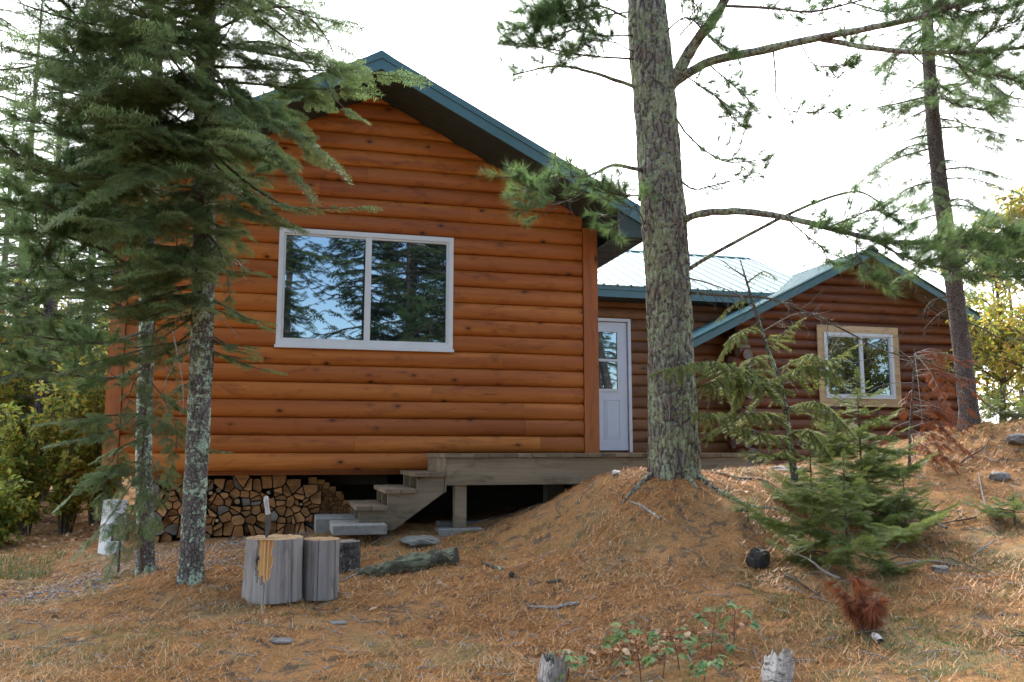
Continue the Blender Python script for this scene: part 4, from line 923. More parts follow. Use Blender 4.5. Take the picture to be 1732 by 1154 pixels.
def bough(fol, path, r, L0=0.4, t0=0.15, step=0.09, tint=.4, droop=0.15, ang=(45, 60), tipk=.25, side=True, jit=.2, sub=0):
    """flat sprays both sides of a branch polyline"""
    P = np.asarray(path); seg = np.linalg.norm(np.diff(P, axis=0), axis=1); cum = np.concatenate([[0], np.cumsum(seg)]); Lt = cum[-1]; s = t0 * Lt
    while s < Lt:
        t = s / Lt; p = np.array([np.interp(s, cum, P[:, k]) for k in range(3)]); q = np.array([np.interp(min(Lt, s + .05), cum, P[:, k]) for k in range(3)]); tg = nrm(q - p + 1e-9)
        lat = nrm(np.cross(tg, [0, 0, 1.0]) + 1e-9)
        for sg in (1, -1):
            if r.random() < .12: continue
            a = math.radians(r.uniform(*ang)); d = tg * math.cos(a) + lat * sg * math.sin(a) + np.array([0, 0, r.uniform(-droop * 1.6, -droop * .2)])
            sz = L0 * (1 - (1 - tipk) * t) * r.uniform(1 - jit, 1 + jit) * min(1, .45 + (t - t0) * 3); tn = tint + r.uniform(-.12, .12)
            if sub and sz > sub * 1.35:
                d = nrm(d + [0, 0, r.uniform(-.2, .15)]); l2 = nrm(np.cross(d, [0, 0, 1.0])); u = .25
                while u < 1:
                    q2 = p + d * sz * u - [0, 0, .06 * sz * u * u]; z_ = sub * (1.1 - .5 * u)
                    for s2 in (1, -1):
                        if r.random() < .85: fol.put(q2, nrm(d * r.uniform(.3, .9) + l2 * s2 * r.uniform(.4, 1.0) + [0, 0, r.uniform(-.4, .25)]), z_ * r.uniform(.6, 1.25), tn + r.uniform(-.2, .2), r.uniform(-1.2, 1.2))
                    u += .5 * sub / sz * r.uniform(.8, 1.2)
                fol.put(p + d * sz * .9, d, sub, tn + .06, r.uniform(-.5, .5))
            else: fol.put(p, d, sz, tn, r.uniform(-.5, .5))
        s += step * r.uniform(.7, 1.3)
    fol.put(P[-1] - nrm(P[-1] - P[-2]) * .03, P[-1] - P[-2], L0 * .75, tint + .08)
def pinefol(fol, wood, path, r, t0=.2, step=.10, tw=(.12, .34), tint=.5, up=.35, tr=.004, k=3, sc=1.0, side=.9):
    P = np.asarray(path); seg = np.linalg.norm(np.diff(P, axis=0), axis=1); cum = np.concatenate([[0], np.cumsum(seg)]); Lt = cum[-1]; s = t0 * Lt
    while s < Lt:
        p = np.array([np.interp(s, cum, P[:, q]) for q in range(3)]); q_ = np.array([np.interp(min(Lt, s + .05), cum, P[:, q]) for q in range(3)]); tg = nrm(q_ - p + 1e-9)
        lat = nrm(np.cross(tg, [0, 0, 1.0]) + 1e-9)
        sg = r.choice((-1, 1)); L = r.uniform(*tw) * (1 - .35 * s / Lt)
        d = tg * r.uniform(.3, .9) + lat * sg * r.uniform(.3, 1) * side + np.array([0, 0, r.uniform(-.3, up * 1.6)]); d = nrm(d)
        e = p + d * L; mid = (p + e) / 2 - [0, 0, .04 * L]
        pa = spline([p, mid, e + [0, 0, L * .12]], 5); wood.tube(pa, np.linspace(tr, tr * .4, 5), 3, 1, .3)
        tn = tint + r.uniform(-.15, .15)
        fol.put(pa[-1], pa[-1] - pa[-2], sc * r.uniform(.85, 1.15), tn, r.uniform(0, 6))
        for j in range(k): f = r.uniform(.35, .95); c = p + (e - p) * f + [0, 0, L * .05]; fol.put(c, nrm(d + r.normal(0, .35, 3)), sc * r.uniform(.7, 1.0), tn - .05, r.uniform(0, 6))
        s += step * r.uniform(.6, 1.4)
    for j in range(3): fol.put(P[-1], nrm(P[-1] - P[-2] + r.normal(0, .25, 3) * .2), sc, tint + .05)

def trunk_mesh(path, rad, mat, name, parent, n=40, m=120, rough=.05, rs=9, flare=None, seg=0):
    P = spline(path, m); R_ = np.interp(np.linspace(0, 1, m), np.linspace(0, 1, len(rad)), rad); b = MB()
    def fn(Pp, th, rr):
        h = Pp[:, 2:3]; q = np.stack([np.cos(th)[None] * 3.2 + h * 0, np.sin(th)[None] * 3.2 + h * 0, h * 3.0 + th[None] * 0], -1)
        rr = rr * (1 + rough * .5 * fbm(q, 3) + rough * .8 * fbm(q * np.array([2.6, 2.6, 2.2]), 3))
        if flare:
            z0 = P[0, 2]; f = np.exp(-(h - z0) / flare[0]); rr = rr * (1 + f * (flare[1] + flare[2] * np.cos(th[None] * 5 + 1.3) + flare[2] * .6 * np.cos(th[None] * 3)))
        return rr
    b.tube(P, R_, n, 0, .5, fn=fn); return b.build(name, mat, parent, smooth=True)

def conifer_boughs(base, H, z0, z1, rfn, nb, r, fol, wood, L0f=.42, slope=(-.25, .15), step=.1, tint=.4, wr=.012, az=None, lean=(0, 0), droop=.15, up_tip=.1, sub=0):
    for k in range(nb):
        f = (k + r.random()) / nb; z = z0 + (z1 - z0) * f; a = r.uniform(0, 2 * PI) if az is None else az(r)
        L = rfn(z) * (r.uniform(.75, 1.15) if H > 4 else r.uniform(.45, 1.3)); d = np.array([math.cos(a), math.sin(a), 0]); p = base + np.array([lean[0] * z, lean[1] * z, z]); sl = r.uniform(*slope)
        pts = [p, p + d * L * .35 + [0, 0, sl * L * .35], p + d * L * .7 + [0, 0, sl * L * .75 - .04 * L], p + d * L + [0, 0, sl * L * .9 + up_tip * L]]
        pa = spline(pts, 9); wood.tube(pa, np.linspace(wr * (.6 + L * .4), wr * .25, 9), 4, 0, .4)
        bough(fol, pa, r, L0=L0f * L if L0f < 1 else L0f - 1, step=step * max(.6, L), tint=tint + .12 * (f - .5), droop=droop, sub=sub)
def make_conifer(name, H, r0, rmax, z0, nb, label, T, group=None, nmat='fir_needles', bmat='spruce_bark', seed=1, loc=(0, 0, 0), step=.16, L0=.36, tint=.35, shape=.85, n=10, droop=.15):
    r = np.random.default_rng(seed); th = thing(name, loc, label, 'tree', group); B0 = np.asarray(loc, float)
    pts = [B0 - [0, 0, .2], B0 + [r.uniform(-.05, .05) * H * .3, r.uniform(-.05, .05) * H * .3, H * .5], B0 + [0, 0, H]]
    b = MB(); b.tube(spline(pts, 16), np.linspace(r0, .01, 16), n, 0, .5, rough=.05, rs=6); b.build('trunk', bmat, th, smooth=True)
    fol = Fol(T); w = MB(); c = MB()
    rf_ = lambda z: max(.12, rmax * ((H - z) / (H - z0)) ** shape * (min(1, .55 + (z - z0) / (H * .2)) if H > 4 else 1))
    conifer_boughs(B0, H, z0, H * .985, rf_, nb, r, fol, c, L0f=L0, step=step, tint=tint, wr=.01 + r0 * .06, droop=droop)
    for f_, m_ in c.f: pass
    c.f = [(f_, 1) for f_, m_ in c.f]
    fol.put(B0 + [0, 0, H - .15], np.array([.05, 0, 1.0]), .35, tint); fol.write(c, r)
    c.build('crown', [nmat, 'twig_bark'], th)
    return th

# ------------------------------------------------------------------ front fir (lichen trunk) on the left
rg = np.random.default_rng(101)
fb0 = D(322, 985, 6.15); fb0[2] = float(gq(fb0[0], fb0[1])) - .03
fir = thing('fir_tree', fb0, 'tall fir with pale green lichen on its trunk, nearest tree on the left', 'tree')
fpts = [fb0, D(326, 900, 6.15), D(334, 760, 6.17), D(341, 600, 6.2), D(345, 430, 6.2), D(346, 200, 6.2), D(350, 0, 6.2), D(352, -300, 6.2), D(352, -760, 6.2)]
trunk_mesh(fpts, [.088, .082, .082, .080, .076, .070, .062, .045, .012], 'fir_bark', 'trunk', fir, n=32, m=140, rough=.06, flare=(.07, .25, .10))
FT = spline(fpts, 60)
def ftz(z): return np.array([np.interp(z, FT[:, 2], FT[:, k]) for k in range(3)])
fol = Fol(SP_X); cr = MB()
def fir_branch(z, a, L, sl, r, tint=.4, step=.12, L0=.42, droop=.15, T0=None):
    d = np.array([math.cos(a), math.sin(a), 0]); p = ftz(z) if T0 is None else T0
    pa = spline([p, p + d * L * .35 + [0, 0, sl * L * .35], p + d * L * .7 + [0, 0, sl * L * .78], p + d * L + [0, 0, sl * L * .95]], 9)
    cr.tube(pa, np.linspace(.007 + .007 * L, .003, 9), 5, 1, .3); bough(fol, pa, r, L0=L0 * max(.45, min(1, L)), step=step, tint=tint, droop=droop, sub=.17)
zt = lambda v: D(345, v, 6.2)[2]
for k in range(78):
    z = zt(520) + (zt(-150) - zt(520)) * ((k + rg.random()) / 78); a = rg.uniform(0, 2 * PI) if rg.random() < .5 else -rg.uniform(PI * .35, PI * 1.1)
    hgt = (z - zt(520)) / (zt(-150) - zt(520)); L = (0.62 + .55 * min(1, hgt * 2)) * rg.uniform(.7, 1.15)
    if math.cos(a) > .1 and hgt < .42: L *= .5 if hgt < .3 else .7
    if math.cos(a) < -.2: L *= 1.15
    fir_branch(z, a, L, rg.uniform(-.45, -.05), rg, tint=.5 + rg.uniform(-.1, .16))
for k in range(70):
    z = zt(-150) + (fb0[2] + 7.6 - zt(-150)) * ((k + rg.random()) / 70); L = max(.2, 1.15 * (1 - (k / 75)) ** .9) * rg.uniform(.8, 1.1)
    fir_branch(z, rg.uniform(0, 2 * PI), L, rg.uniform(-.3, 0), rg, step=.22, L0=.5)
for k in range(26):
    fir_branch(zt(rg.uniform(385, 600)), rg.uniform(PI * .72, PI * 1.5) if k % 3 else rg.uniform(-.6, .2), rg.uniform(.28, .55), rg.uniform(-.6, -.1), rg, tint=.5 + rg.uniform(-.1, .25))
# boughs seen against the cabin wall, from the photograph
def fbr(pts, L0=.3, tint=.45, step=.08, r_=.009, t0=.2, droop=.15):
    pa = pix(pts, 12); cr.tube(pa, np.linspace(r_, .002, 12), 5, 1, .3); bough(fol, pa, rg, L0=L0 * 1.15, step=step, tint=tint, t0=t0, droop=droop, sub=.15)
fbr([(350, 60, 6.2), (430, 20, 6.0), (500, 15, 5.9), (550, 60, 5.85), (570, 110, 5.8)], .12, .5, .1, .012, .3, .3)
fbr([(352, 90, 6.2), (430, 70, 6.0), (490, 85, 5.9), (520, 110, 5.85)], .12, .5, .08, .012, .45)
fbr([(550, 135, 5.85), (565, 165, 5.8), (585, 185, 5.8), (610, 200, 5.75)], .14, .55, .07, .006)
fbr([(352, 150, 6.2), (420, 165, 5.9), (470, 205, 5.75), (520, 235, 5.7), (550, 262, 5.65)], .36, .5, .07)
fbr([(352, 180, 6.2), (420, 225, 5.9), (465, 262, 5.7), (500, 300, 5.6)], .34, .46, .07)
fbr([(352, 250, 6.2), (400, 295, 6.0), (440, 325, 5.9), (490, 350, 5.8), (560, 352, 5.75), (612, 352, 5.7)], .20, .5, .06, .012, .45)
fbr([(352, 265, 6.2), (395, 310, 5.9), (430, 345, 5.7), (480, 372, 5.6)], .28, .42, .07)
fbr([(352, 350, 6.2), (390, 350, 5.9), (430, 365, 5.75), (480, 380, 5.7)], .24, .45, .07)
fbr([(345, 380, 6.2), (320, 430, 5.8), (290, 450, 5.5), (250, 458, 5.3)], .30, .55, .06)
fbr([(345, 390, 6.2), (370, 420, 6.0), (385, 470, 5.9), (388, 505, 5.9)], .16, .4, .07)
fbr([(345, 200, 6.2), (290, 260, 5.6), (220, 300, 5.2), (130, 350, 4.9)], .34, .5, .06)
fbr([(345, 160, 6.2), (280, 220, 5.6), (240, 240, 5.3), (180, 260, 5.1)], .34, .5, .06)
fbr([(335, 755, 6.17), (360, 762, 6.1), (385, 765, 6.0)], .10, .55, .05, .004)
fbr([(338, 640, 6.2), (300, 660, 6.0), (285, 700, 5.9)], .12, .6, .05, .004)
fbr([(345, 40, 6.2), (300, 60, 5.6), (250, 90, 5.3), (190, 130, 5.1)], .36, .4, .07)
fbr([(345, 100, 6.2), (380, 150, 5.6), (400, 190, 5.4), (420, 215, 5.3)], .34, .42, .07)
fbr([(345, 300, 6.2), (300, 350, 5.7), (270, 390, 5.5), (220, 400, 5.3)], .3, .42, .06)
fol.write(cr, rg); cr.build('crown', ['fir_needles', 'twig_bark'], fir)
db = MB()
for pts in ([(345, 540, 6.2), (315, 585, 6.05), (290, 625, 5.95), (275, 655, 5.9)], [(335, 560, 6.2), (320, 590, 6.0), (328, 640, 5.95)], [(352, 520, 6.2), (375, 540, 6.1), (396, 560, 6.1)], [(345, 420, 6.2), (365, 450, 6.0), (350, 500, 5.95)], [(300, 380, 6.0), (298, 470, 5.95), (297, 560, 5.95)], [(378, 300, 5.9), (382, 360, 5.9), (388, 420, 5.9)], [(292, 560, 6.0), (308, 640, 5.95), (310, 700, 5.95)], [(352, 430, 6.2), (400, 440, 6.0), (412, 470, 6.0)]):
    pa = pix(pts, 10); db.tube(pa, np.linspace(.006, .0015, 10), 4, 0, .5)
    for k in range(6):
        q = pa[rg.integers(2, 9)]; db.tube([q, q + rg.normal(0, .05, 3) - [0, 0, .03]], [.002, .0008], 3, 0, .5)
db.build('dead_twigs', 'grey_twig', fir)

# ------------------------------------------------------------------ thin white pine behind it
wb = D(246, 968, 6.85); wb[2] = float(gq(wb[0], wb[1])) - .03
wp = thing('pine_tree', wb, 'slim dark-trunked pine just left of the lichen-covered fir', 'tree')
wpts = [wb, D(246, 900, 6.85), D(243, 760, 6.85), D(247, 600, 6.85), D(250, 450, 6.85), D(262, 260, 6.85), D(268, 0, 6.9), D(270, -300, 6.9)]
trunk_mesh(wpts, [.074, .066, .062, .056, .052, .046, .036, .012], 'fir_bark', 'trunk', wp, n=24, m=110, rough=.06, flare=(.06, .3, .12))
c = MB(); pf = Fol(TUFT)
for pts, kw in (([(247, 545, 6.85), (190, 510, 6.5), (120, 470, 6.2), (75, 425, 5.9), (62, 380, 5.7), (60, 330, 5.6)], {}), ([(247, 560, 6.85), (180, 580, 6.4), (100, 575, 6.0), (20, 560, 5.7)], {}),
                ([(250, 480, 6.85), (190, 430, 6.3), (110, 400, 5.9), (20, 385, 5.5)], {}), ([(255, 400, 6.85), (200, 350, 6.3), (120, 310, 5.8), (10, 270, 5.3)], {}), ([(258, 330, 6.85), (200, 270, 6.2), (130, 230, 5.7), (60, 200, 5.3)], {}),
                ([(262, 250, 6.85), (210, 190, 6.2), (150, 130, 5.8), (110, 60, 5.5)], {}), ([(265, 150, 6.9), (200, 90, 6.2), (140, 40, 5.8), (90, -20, 5.5)], {}), ([(245, 620, 6.85), (190, 640, 6.5), (100, 630, 6.1), (-10, 600, 5.8)], {}),
                ([(262, 230, 6.85), (200, 220, 6.4), (130, 190, 6.0)], {}), ([(255, 380, 6.85), (170, 400, 6.1), (90, 350, 5.6), (40, 340, 5.4)], {}), ([(250, 450, 6.85), (160, 470, 6.3), (60, 500, 5.9), (-20, 520, 5.7)], {}), ([(262, 260, 6.85), (180, 300, 6.0), (90, 290, 5.5), (-20, 230, 5.2)], {}), ([(262, 260, 6.85), (160, 160, 5.9), (90, 130, 5.6)], {}), ([(252, 420, 6.85), (130, 360, 6.0), (60, 450, 5.8), (0, 470, 5.6)], {})):
    pa = pix(pts, 16); c.tube(pa, np.linspace(.016, .004, 16), 5, 1, .3); pinefol(pf, c, pa, rg, t0=.18, step=.032, tw=(.16, .45), tint=.45, k=5)
for k in range(26):
    z = rg.uniform(D(260, 420, 6.85)[2], D(270, -280, 6.9)[2]); a = rg.uniform(0, 2 * PI); L = rg.uniform(.5, 1.0); p = np.array([np.interp(z, [q[2] for q in wpts], [q[j] for q in wpts]) for j in range(3)])
    d = np.array([math.cos(a), math.sin(a), 0]); pa = spline([p, p + d * L * .5 + [0, 0, .05], p + d * L + [0, 0, .22]], 8); c.tube(pa, np.linspace(.012, .004, 8), 4, 1, .3); pinefol(pf, c, pa, rg, t0=.3, step=.07, tint=.38, k=3)
pf.write(c, rg); c.build('crown', ['pine_needles', 'twig_bark'], wp)
# low fir boughs on small stems between the two trunks
lf = thing('fir_sapling', D(262, 965, 6.5), 'bushy young fir with drooping green and browning boughs between the two left trunks', 'tree')
b = MB(); sp_ = pix([(240, 965, 6.6), (238, 880, 6.55), (240, 780, 6.5), (250, 640, 6.5), (262, 540, 6.5), (265, 430, 6.5)], 30); b.tube(sp_, np.linspace(.016, .005, 30), 8); b.build('trunk', 'twig_bark', lf)
c = MB(); fl = Fol(SP_F)
for pts, L0, tn in (([(245, 700, 6.5), (200, 702, 6.2), (160, 705, 6.0), (105, 712, 5.8)], .26, .5), ([(245, 690, 6.5), (200, 725, 6.2), (150, 738, 6.0), (120, 745, 5.9)], .24, .5), ([(245, 590, 6.5), (210, 600, 6.3), (170, 610, 6.1), (130, 622, 6.0)], .24, .5),
                    ([(245, 780, 6.5), (210, 785, 6.3), (170, 800, 6.2), (125, 835, 6.1)], .24, .5), ([(245, 790, 6.5), (215, 830, 6.3), (190, 870, 6.2), (150, 915, 6.1)], .22, .6), ([(245, 820, 6.5), (225, 860, 6.4), (210, 900, 6.3), (190, 950, 6.2)], .2, .62),
                    ([(245, 760, 6.5), (262, 790, 6.3), (270, 840, 6.2), (262, 880, 6.2)], .2, .5), ([(250, 640, 6.5), (280, 680, 6.3), (300, 740, 6.2), (290, 790, 6.2)], .2, .5), ([(245, 740, 6.5), (200, 760, 6.3), (185, 800, 6.2), (175, 840, 6.1)], .22, .7), ([(250, 620, 6.5), (225, 650, 6.3), (215, 690, 6.2)], .2, .45),
                    ([(255, 560, 6.5), (285, 600, 6.3), (300, 650, 6.3)], .18, .75), ([(245, 700, 6.5), (275, 720, 6.3), (285, 760, 6.2)], .18, .5), ([(262, 500, 6.5), (230, 520, 6.3), (190, 530, 6.1)], .22, .42), ([(262, 480, 6.5), (290, 510, 6.3), (310, 540, 6.3)], .2, .42), ([(240, 850, 6.5), (235, 900, 6.3), (222, 930, 6.2)], .16, .85)):
    pa = pix(pts, 10); c.tube(pa, np.linspace(.007, .002, 10), 4, 1, .3); bough(fl, pa, rg, L0=L0 * 1.2, step=.07, tint=tn, t0=.12, droop=.25, sub=.10)
fl.write(c, rg); c.build('crown', ['fir_needles', 'twig_bark'], lf)

# ------------------------------------------------------------------ big lichen-covered pine
bb = D(1140, 800, 7.3); bb[2] = float(gq(bb[0], bb[1])) - .12
pine = thing('pine_tree', bb, 'big thick-trunked pine with lichen-scaled bark standing on the mound before the deck', 'tree')
PPx = [(1140, 806, 7.3), (1139, 760, 7.3), (1137, 680, 7.3), (1133, 560, 7.3), (1127, 430, 7.3), (1117, 300, 7.32), (1108, 180, 7.33), (1098, 60, 7.35), (1090, -60, 7.37), (1080, -300, 7.4), (1070, -700, 7.4)]
Pp = [D(*q) for q in PPx]; Pp[0][2] = bb[2]
trunk_mesh(Pp, [.215, .205, .200, .185, .182, .182, .178, .168, .155, .11, .05], 'pine_bark', 'trunk', pine, n=130, m=420, rough=.085, flare=(.10, .13, .06))
limbs = [  # points, radius, foliage start, tuft step, radius end
    ([(1140, 140, 7.3), (1200, 105, 7.1), (1290, 85, 6.8), (1380, 65, 6.5), (1470, 48, 6.2), (1550, 30, 6.0), (1660, -5, 5.8)], .042, .72, .05, .014),
    ([(1390, 66, 6.5), (1450, 78, 6.3), (1540, 88, 6.1), (1640, 88, 5.9), (1745, 80, 5.7)], .022, .45, .045, .010),
    ([(1130, 150, 7.3), (1175, 75, 7.2), (1215, 20, 7.1), (1245, -40, 7.0)], .055, .5, .25, .035),
    ([(1218, 10, 7.1), (1300, 14, 6.9), (1370, 20, 6.7), (1440, 5, 6.5), (1510, -15, 6.4)], .014, .2, .07, .004),
    ([(1080, 150, 7.3), (1010, 125, 7.2), (945, 112, 7.1), (870, 126, 7.0)], .017, .35, .13, .005),
    ([(1075, 100, 7.3), (1000, 95, 7.1), (940, 85, 7.0), (860, 70, 6.9)], .010, .25, .055, .004),
    ([(1150, 375, 7.3), (1185, 362, 7.1), (1250, 358, 6.9), (1330, 368, 6.7), (1400, 385, 6.5), (1480, 405, 6.3), (1560, 412, 6.2), (1650, 420, 6.0), (1745, 430, 5.8)], .034, .42, .032, .010),
    ([(1160, 458, 7.3), (1215, 425, 7.1), (1290, 385, 6.9), (1335, 362, 6.8), (1400, 335, 6.6), (1450, 325, 6.5), (1490, 345, 6.4), (1500, 370, 6.4)], .018, .6, .5, .004),
    ([(1095, 290, 7.3), (1040, 280, 7.0), (1010, 292, 6.8), (985, 300, 6.7)], .017, .8, .3, .009),
    ([(985, 300, 6.7), (950, 300, 6.6), (905, 320, 6.4), (870, 300, 6.3)], .008, .1, .045, .004),
    ([(1010, 292, 6.8), (985, 325, 6.5), (945, 345, 6.3), (890, 352, 6.2)], .006, .55, .08, .003),
    ([(1090, 330, 7.2), (1060, 330, 6.8), (1030, 325, 6.6), (1000, 310, 6.5)], .008, .2, .05, .004),
    ([(1090, 380, 7.2), (1075, 350, 6.8), (1050, 372, 6.6), (1040, 395, 6.6)], .005, .5, .1, .003),
    ([(1137, 190, 7.3), (1165, 230, 7.1), (1200, 260, 7.0), (1240, 275, 6.9), (1300, 268, 6.8)], .010, .4, .10, .003),
    ([(1145, 300, 7.3), (1175, 320, 7.1), (1230, 308, 7.0), (1290, 298, 6.9)], .010, .3, .12, .003),
    ([(1308, 85, 6.75), (1312, 130, 6.7), (1314, 165, 6.7), (1340, 188, 6.7), (1420, 190, 6.6)], .007, .55, .09, .003),
    ([(1200, 110, 7.1), (1235, 140, 7.0), (1270, 175, 6.9), (1262, 205, 6.9)], .007, .2, .05, .003),
    ([(1150, 120, 7.3), (1190, 150, 7.0), (1230, 180, 6.9), (1240, 220, 6.9)], .007, .3, .06, .003),
    ([(1355, 75, 6.6), (1375, 108, 6.6), (1400, 112, 6.5), (1440, 110, 6.5)], .005, .3, .09, .003),
    ([(1120, 60, 7.3), (1160, 30, 7.0), (1200, 60, 6.9), (1240, 90, 6.8)], .008, .3, .06, .003),
    ([(1060, 30, 7.3), (1010, 10, 7.1), (950, 20, 7.0), (890, 10, 6.9)], .010, .2, .045, .004),
    ([(1070, 60, 7.3), (1020, 60, 7.1), (970, 50, 7.0), (930, 70, 6.9)], .008, .2, .05, .004),
    ([(1060, -20, 7.3), (1010, -10, 7.1), (960, 0, 7.0), (910, 30, 6.9)], .008, .2, .05, .004),
    ([(1075, 90, 7.3), (1030, 70, 7.1), (985, 75, 7.0), (945, 110, 6.9)], .006, .3, .055, .003),
    ([(1065, 20, 7.3), (1000, 30, 7.1), (930, 40, 7.0), (870, 50, 6.9)], .008, .15, .04, .003),
    ([(1065, -30, 7.3), (1000, -20, 7.1), (940, 20, 7.0), (900, 60, 6.9)], .008, .15, .04, .003),
    ([(1150, 60, 7.2), (1180, 20, 7.0), (1160, -10, 6.9)], .007, .2, .05, .003),
    ([(1440, 5, 6.5), (1500, 20, 6.3), (1560, 10, 6.2), (1640, 40, 6.0)], .007, .1, .04, .003),
    ([(1650, 420, 6.0), (1690, 440, 5.9), (1745, 450, 5.8)], .006, .05, .035, .003),
    ([(1330, 368, 6.7), (1360, 395, 6.6), (1390, 420, 6.5), (1400, 445, 6.5)], .007, .3, .10, .003),
    ([(1400, 385, 6.5), (1440, 370, 6.4), (1480, 355, 6.3), (1520, 375, 6.2)], .008, .2, .05, .003),
    ([(1480, 405, 6.3), (1520, 430, 6.1), (1580, 450, 5.9), (1650, 465, 5.7), (1745, 470, 5.5)], .010, .1, .035, .004),
    ([(1560, 412, 6.2), (1620, 400, 6.0), (1680, 395, 5.9), (1745, 400, 5.7)], .008, .1, .04, .003),
    ([(1450, 395, 6.4), (1450, 430, 6.2), (1470, 465, 6.1), (1500, 480, 6.0)], .006, .2, .05, .003),
    ([(1640, 88, 5.9), (1680, 50, 5.8), (1745, 30, 5.7)], .008, .1, .04, .003),
    ([(1600, 88, 6.0), (1640, 120, 5.9), (1700, 130, 5.8), (1745, 150, 5.7)], .007, .1, .04, .003),
    ([(1550, 30, 6.0), (1590, 10, 5.9), (1650, 20, 5.8), (1745, 0, 5.7)], .008, .05, .04, .003),
    ([(1540, 88, 6.1), (1580, 130, 6.0), (1600, 170, 5.9), (1680, 190, 5.8)], .006, .3, .06, .003),
    ([(1400, 112, 6.5), (1420, 130, 6.5), (1440, 70, 6.4)], .004, .3, .1, .002)]
for pts, r0, t0, st, r1 in limbs:
    pa = pix(pts, 8 * len(pts)); wgl = .006 * fbm(pa * 9, 2)[:, None] * np.array([1, 1, 1]); wgl[0] = 0; pa = pa + wgl
    w_ = MB(); w_.tube(pa, np.linspace(r0, r1, len(pa)), 10 if r0 > .015 else 5, 1, .4, rough=.12 if r0 > .012 else 0, rs=14)
    lim = MB(); pf = Fol(TUFT)
    for s_ in range(int(22 * (1 - t0)) + 3):       # bare side twigs
        q = pa[rg.integers(len(pa) // 5, len(pa) - 1)]; dd = rg.normal(0, .12, 3); w_.tube(spline([q, q + dd * .6 - [0, 0, .02], q + dd], 4), [.003, .002, .0015, .001], 3, 1, .4)
    pinefol(pf, w_, pa, rg, t0=t0, step=st * .5, tw=(.12, .40), tint=.5, k=3, sc=1.0)
    br = w_.build('branch', ['pine_needles', 'pine_bark' if r0 > .015 else 'twig_bark'], pine)
    if len(pf.l): pf.write(lim, rg); lim.build('needles', ['pine_needles', 'twig_bark'], br)
# dead limb drooping right over the round-log cabin
def twiggy(path, r0, r, n=30, L=(.06, .25), b=None, dz=-.3, sub=2):
    b = b or MB(); b.tube(path, np.linspace(r0, r0 * .25, len(path)), 6, 0, .5, rough=.1, rs=20)
    for k in range(n):
        i = r.integers(2, len(path) - 1); q = path[i]; tg = nrm(path[i + 1] - path[i] if i + 1 < len(path) else path[i] - path[i - 1]); d = nrm(tg * .5 + r.normal(0, .6, 3) + [0, 0, dz]); l = r.uniform(*L)
        e = spline([q, q + d * l * .5 + r.normal(0, .01, 3), q + d * l + r.normal(0, .03, 3) * l * 4], 5); b.tube(e, np.linspace(r0 * .3, .0012, 5), 3, 0, .5)
        for j in range(sub): p = e[r.integers(1, 5)]; b.tube([p, p + nrm(d + r.normal(0, .7, 3)) * l * .35], [.0018, .0008], 3, 0, .5)
    return b
pa = pix([(1163, 495, 7.25), (1230, 500, 7.0), (1300, 505, 6.8), (1370, 530, 6.6), (1440, 565, 6.5), (1500, 595, 6.4), (1600, 615, 6.3)], 40)
twiggy(pa, .014, rg, 46).build('dead_branch', 'grey_twig' if False else 'twig_bark', pine)
pa = pix([(1163, 470, 7.25), (1200, 480, 7.0), (1250, 500, 6.8), (1290, 540, 6.6)], 20); twiggy(pa, .008, rg, 16).build('dead_branch', 'twig_bark', pine)
# exposed roots
for pts in ([(1175, 780, 7.2), (1215, 800, 7.0), (1260, 812, 6.9), (1320, 812, 6.9)], [(1110, 800, 7.25), (1080, 812, 7.1), (1050, 822, 7.0)], [(1150, 805, 7.2), (1170, 830, 7.0), (1180, 850, 6.9)]):
    pa = pix(pts, 14); pa[:, 2] = gq(pa[:, 0], pa[:, 1]) + .002; b = MB(); b.tube(pa, np.linspace(.034, .010, 14), 8, rough=.15, rs=12); b.build('root', 'pine_bark', pine)

# ------------------------------------------------------------------ dark spruce at the right, sapling, dead sapling, bough
sb = D(1640, 722, 9.3); sb[2] = float(gq(sb[0], sb[1])) - .05
spr = thing('spruce_tree', sb, 'slender dark-trunked spruce leaning left on the outcrop at the right', 'tree')
spts = [sb, D(1638, 690, 9.3), D(1628, 600, 9.3), D(1612, 470, 9.3), D(1592, 330, 9.3), D(1578, 200, 9.3), D(1570, 80, 9.3), D(1567, -60, 9.3), D(1560, -350, 9.3)]
trunk_mesh(spts, [.115, .098, .092, .087, .082, .072, .062, .048, .02], 'spruce_bark', 'trunk', spr, n=36, m=150, rough=.06, flare=(.08, .25, .1))
c = MB(); fl = Fol(SP_X); SPZ = spline(spts, 60)
def spz(z): return np.array([np.interp(z, SPZ[:, 2], SPZ[:, k]) for k in range(3)])
z_a, z_b = D(1590, 480, 9.3)[2], D(1565, -340, 9.3)[2]
for k in range(74):
    f = (k + rg.random()) / 74; z = z_a + (z_b - z_a) * f; a = rg.uniform(0, 2 * PI); L = (.62 if f < .1 else .85) * rg.uniform(.55, 1.15) * (1 - .35 * f); p = spz(z); d = np.array([math.cos(a), math.sin(a), 0])
    pa = spline([p, p + d * L * .5 - [0, 0, .10 * L], p + d * L - [0, 0, (.38 if f < .35 else .15) * L]], 8); c.tube(pa, np.linspace(.012, .003, 8), 4, 1, .3); bough(fl, pa, rg, L0=.36 * L + .08, step=.13, tint=.45, t0=.25, droop=.5, sub=.15)
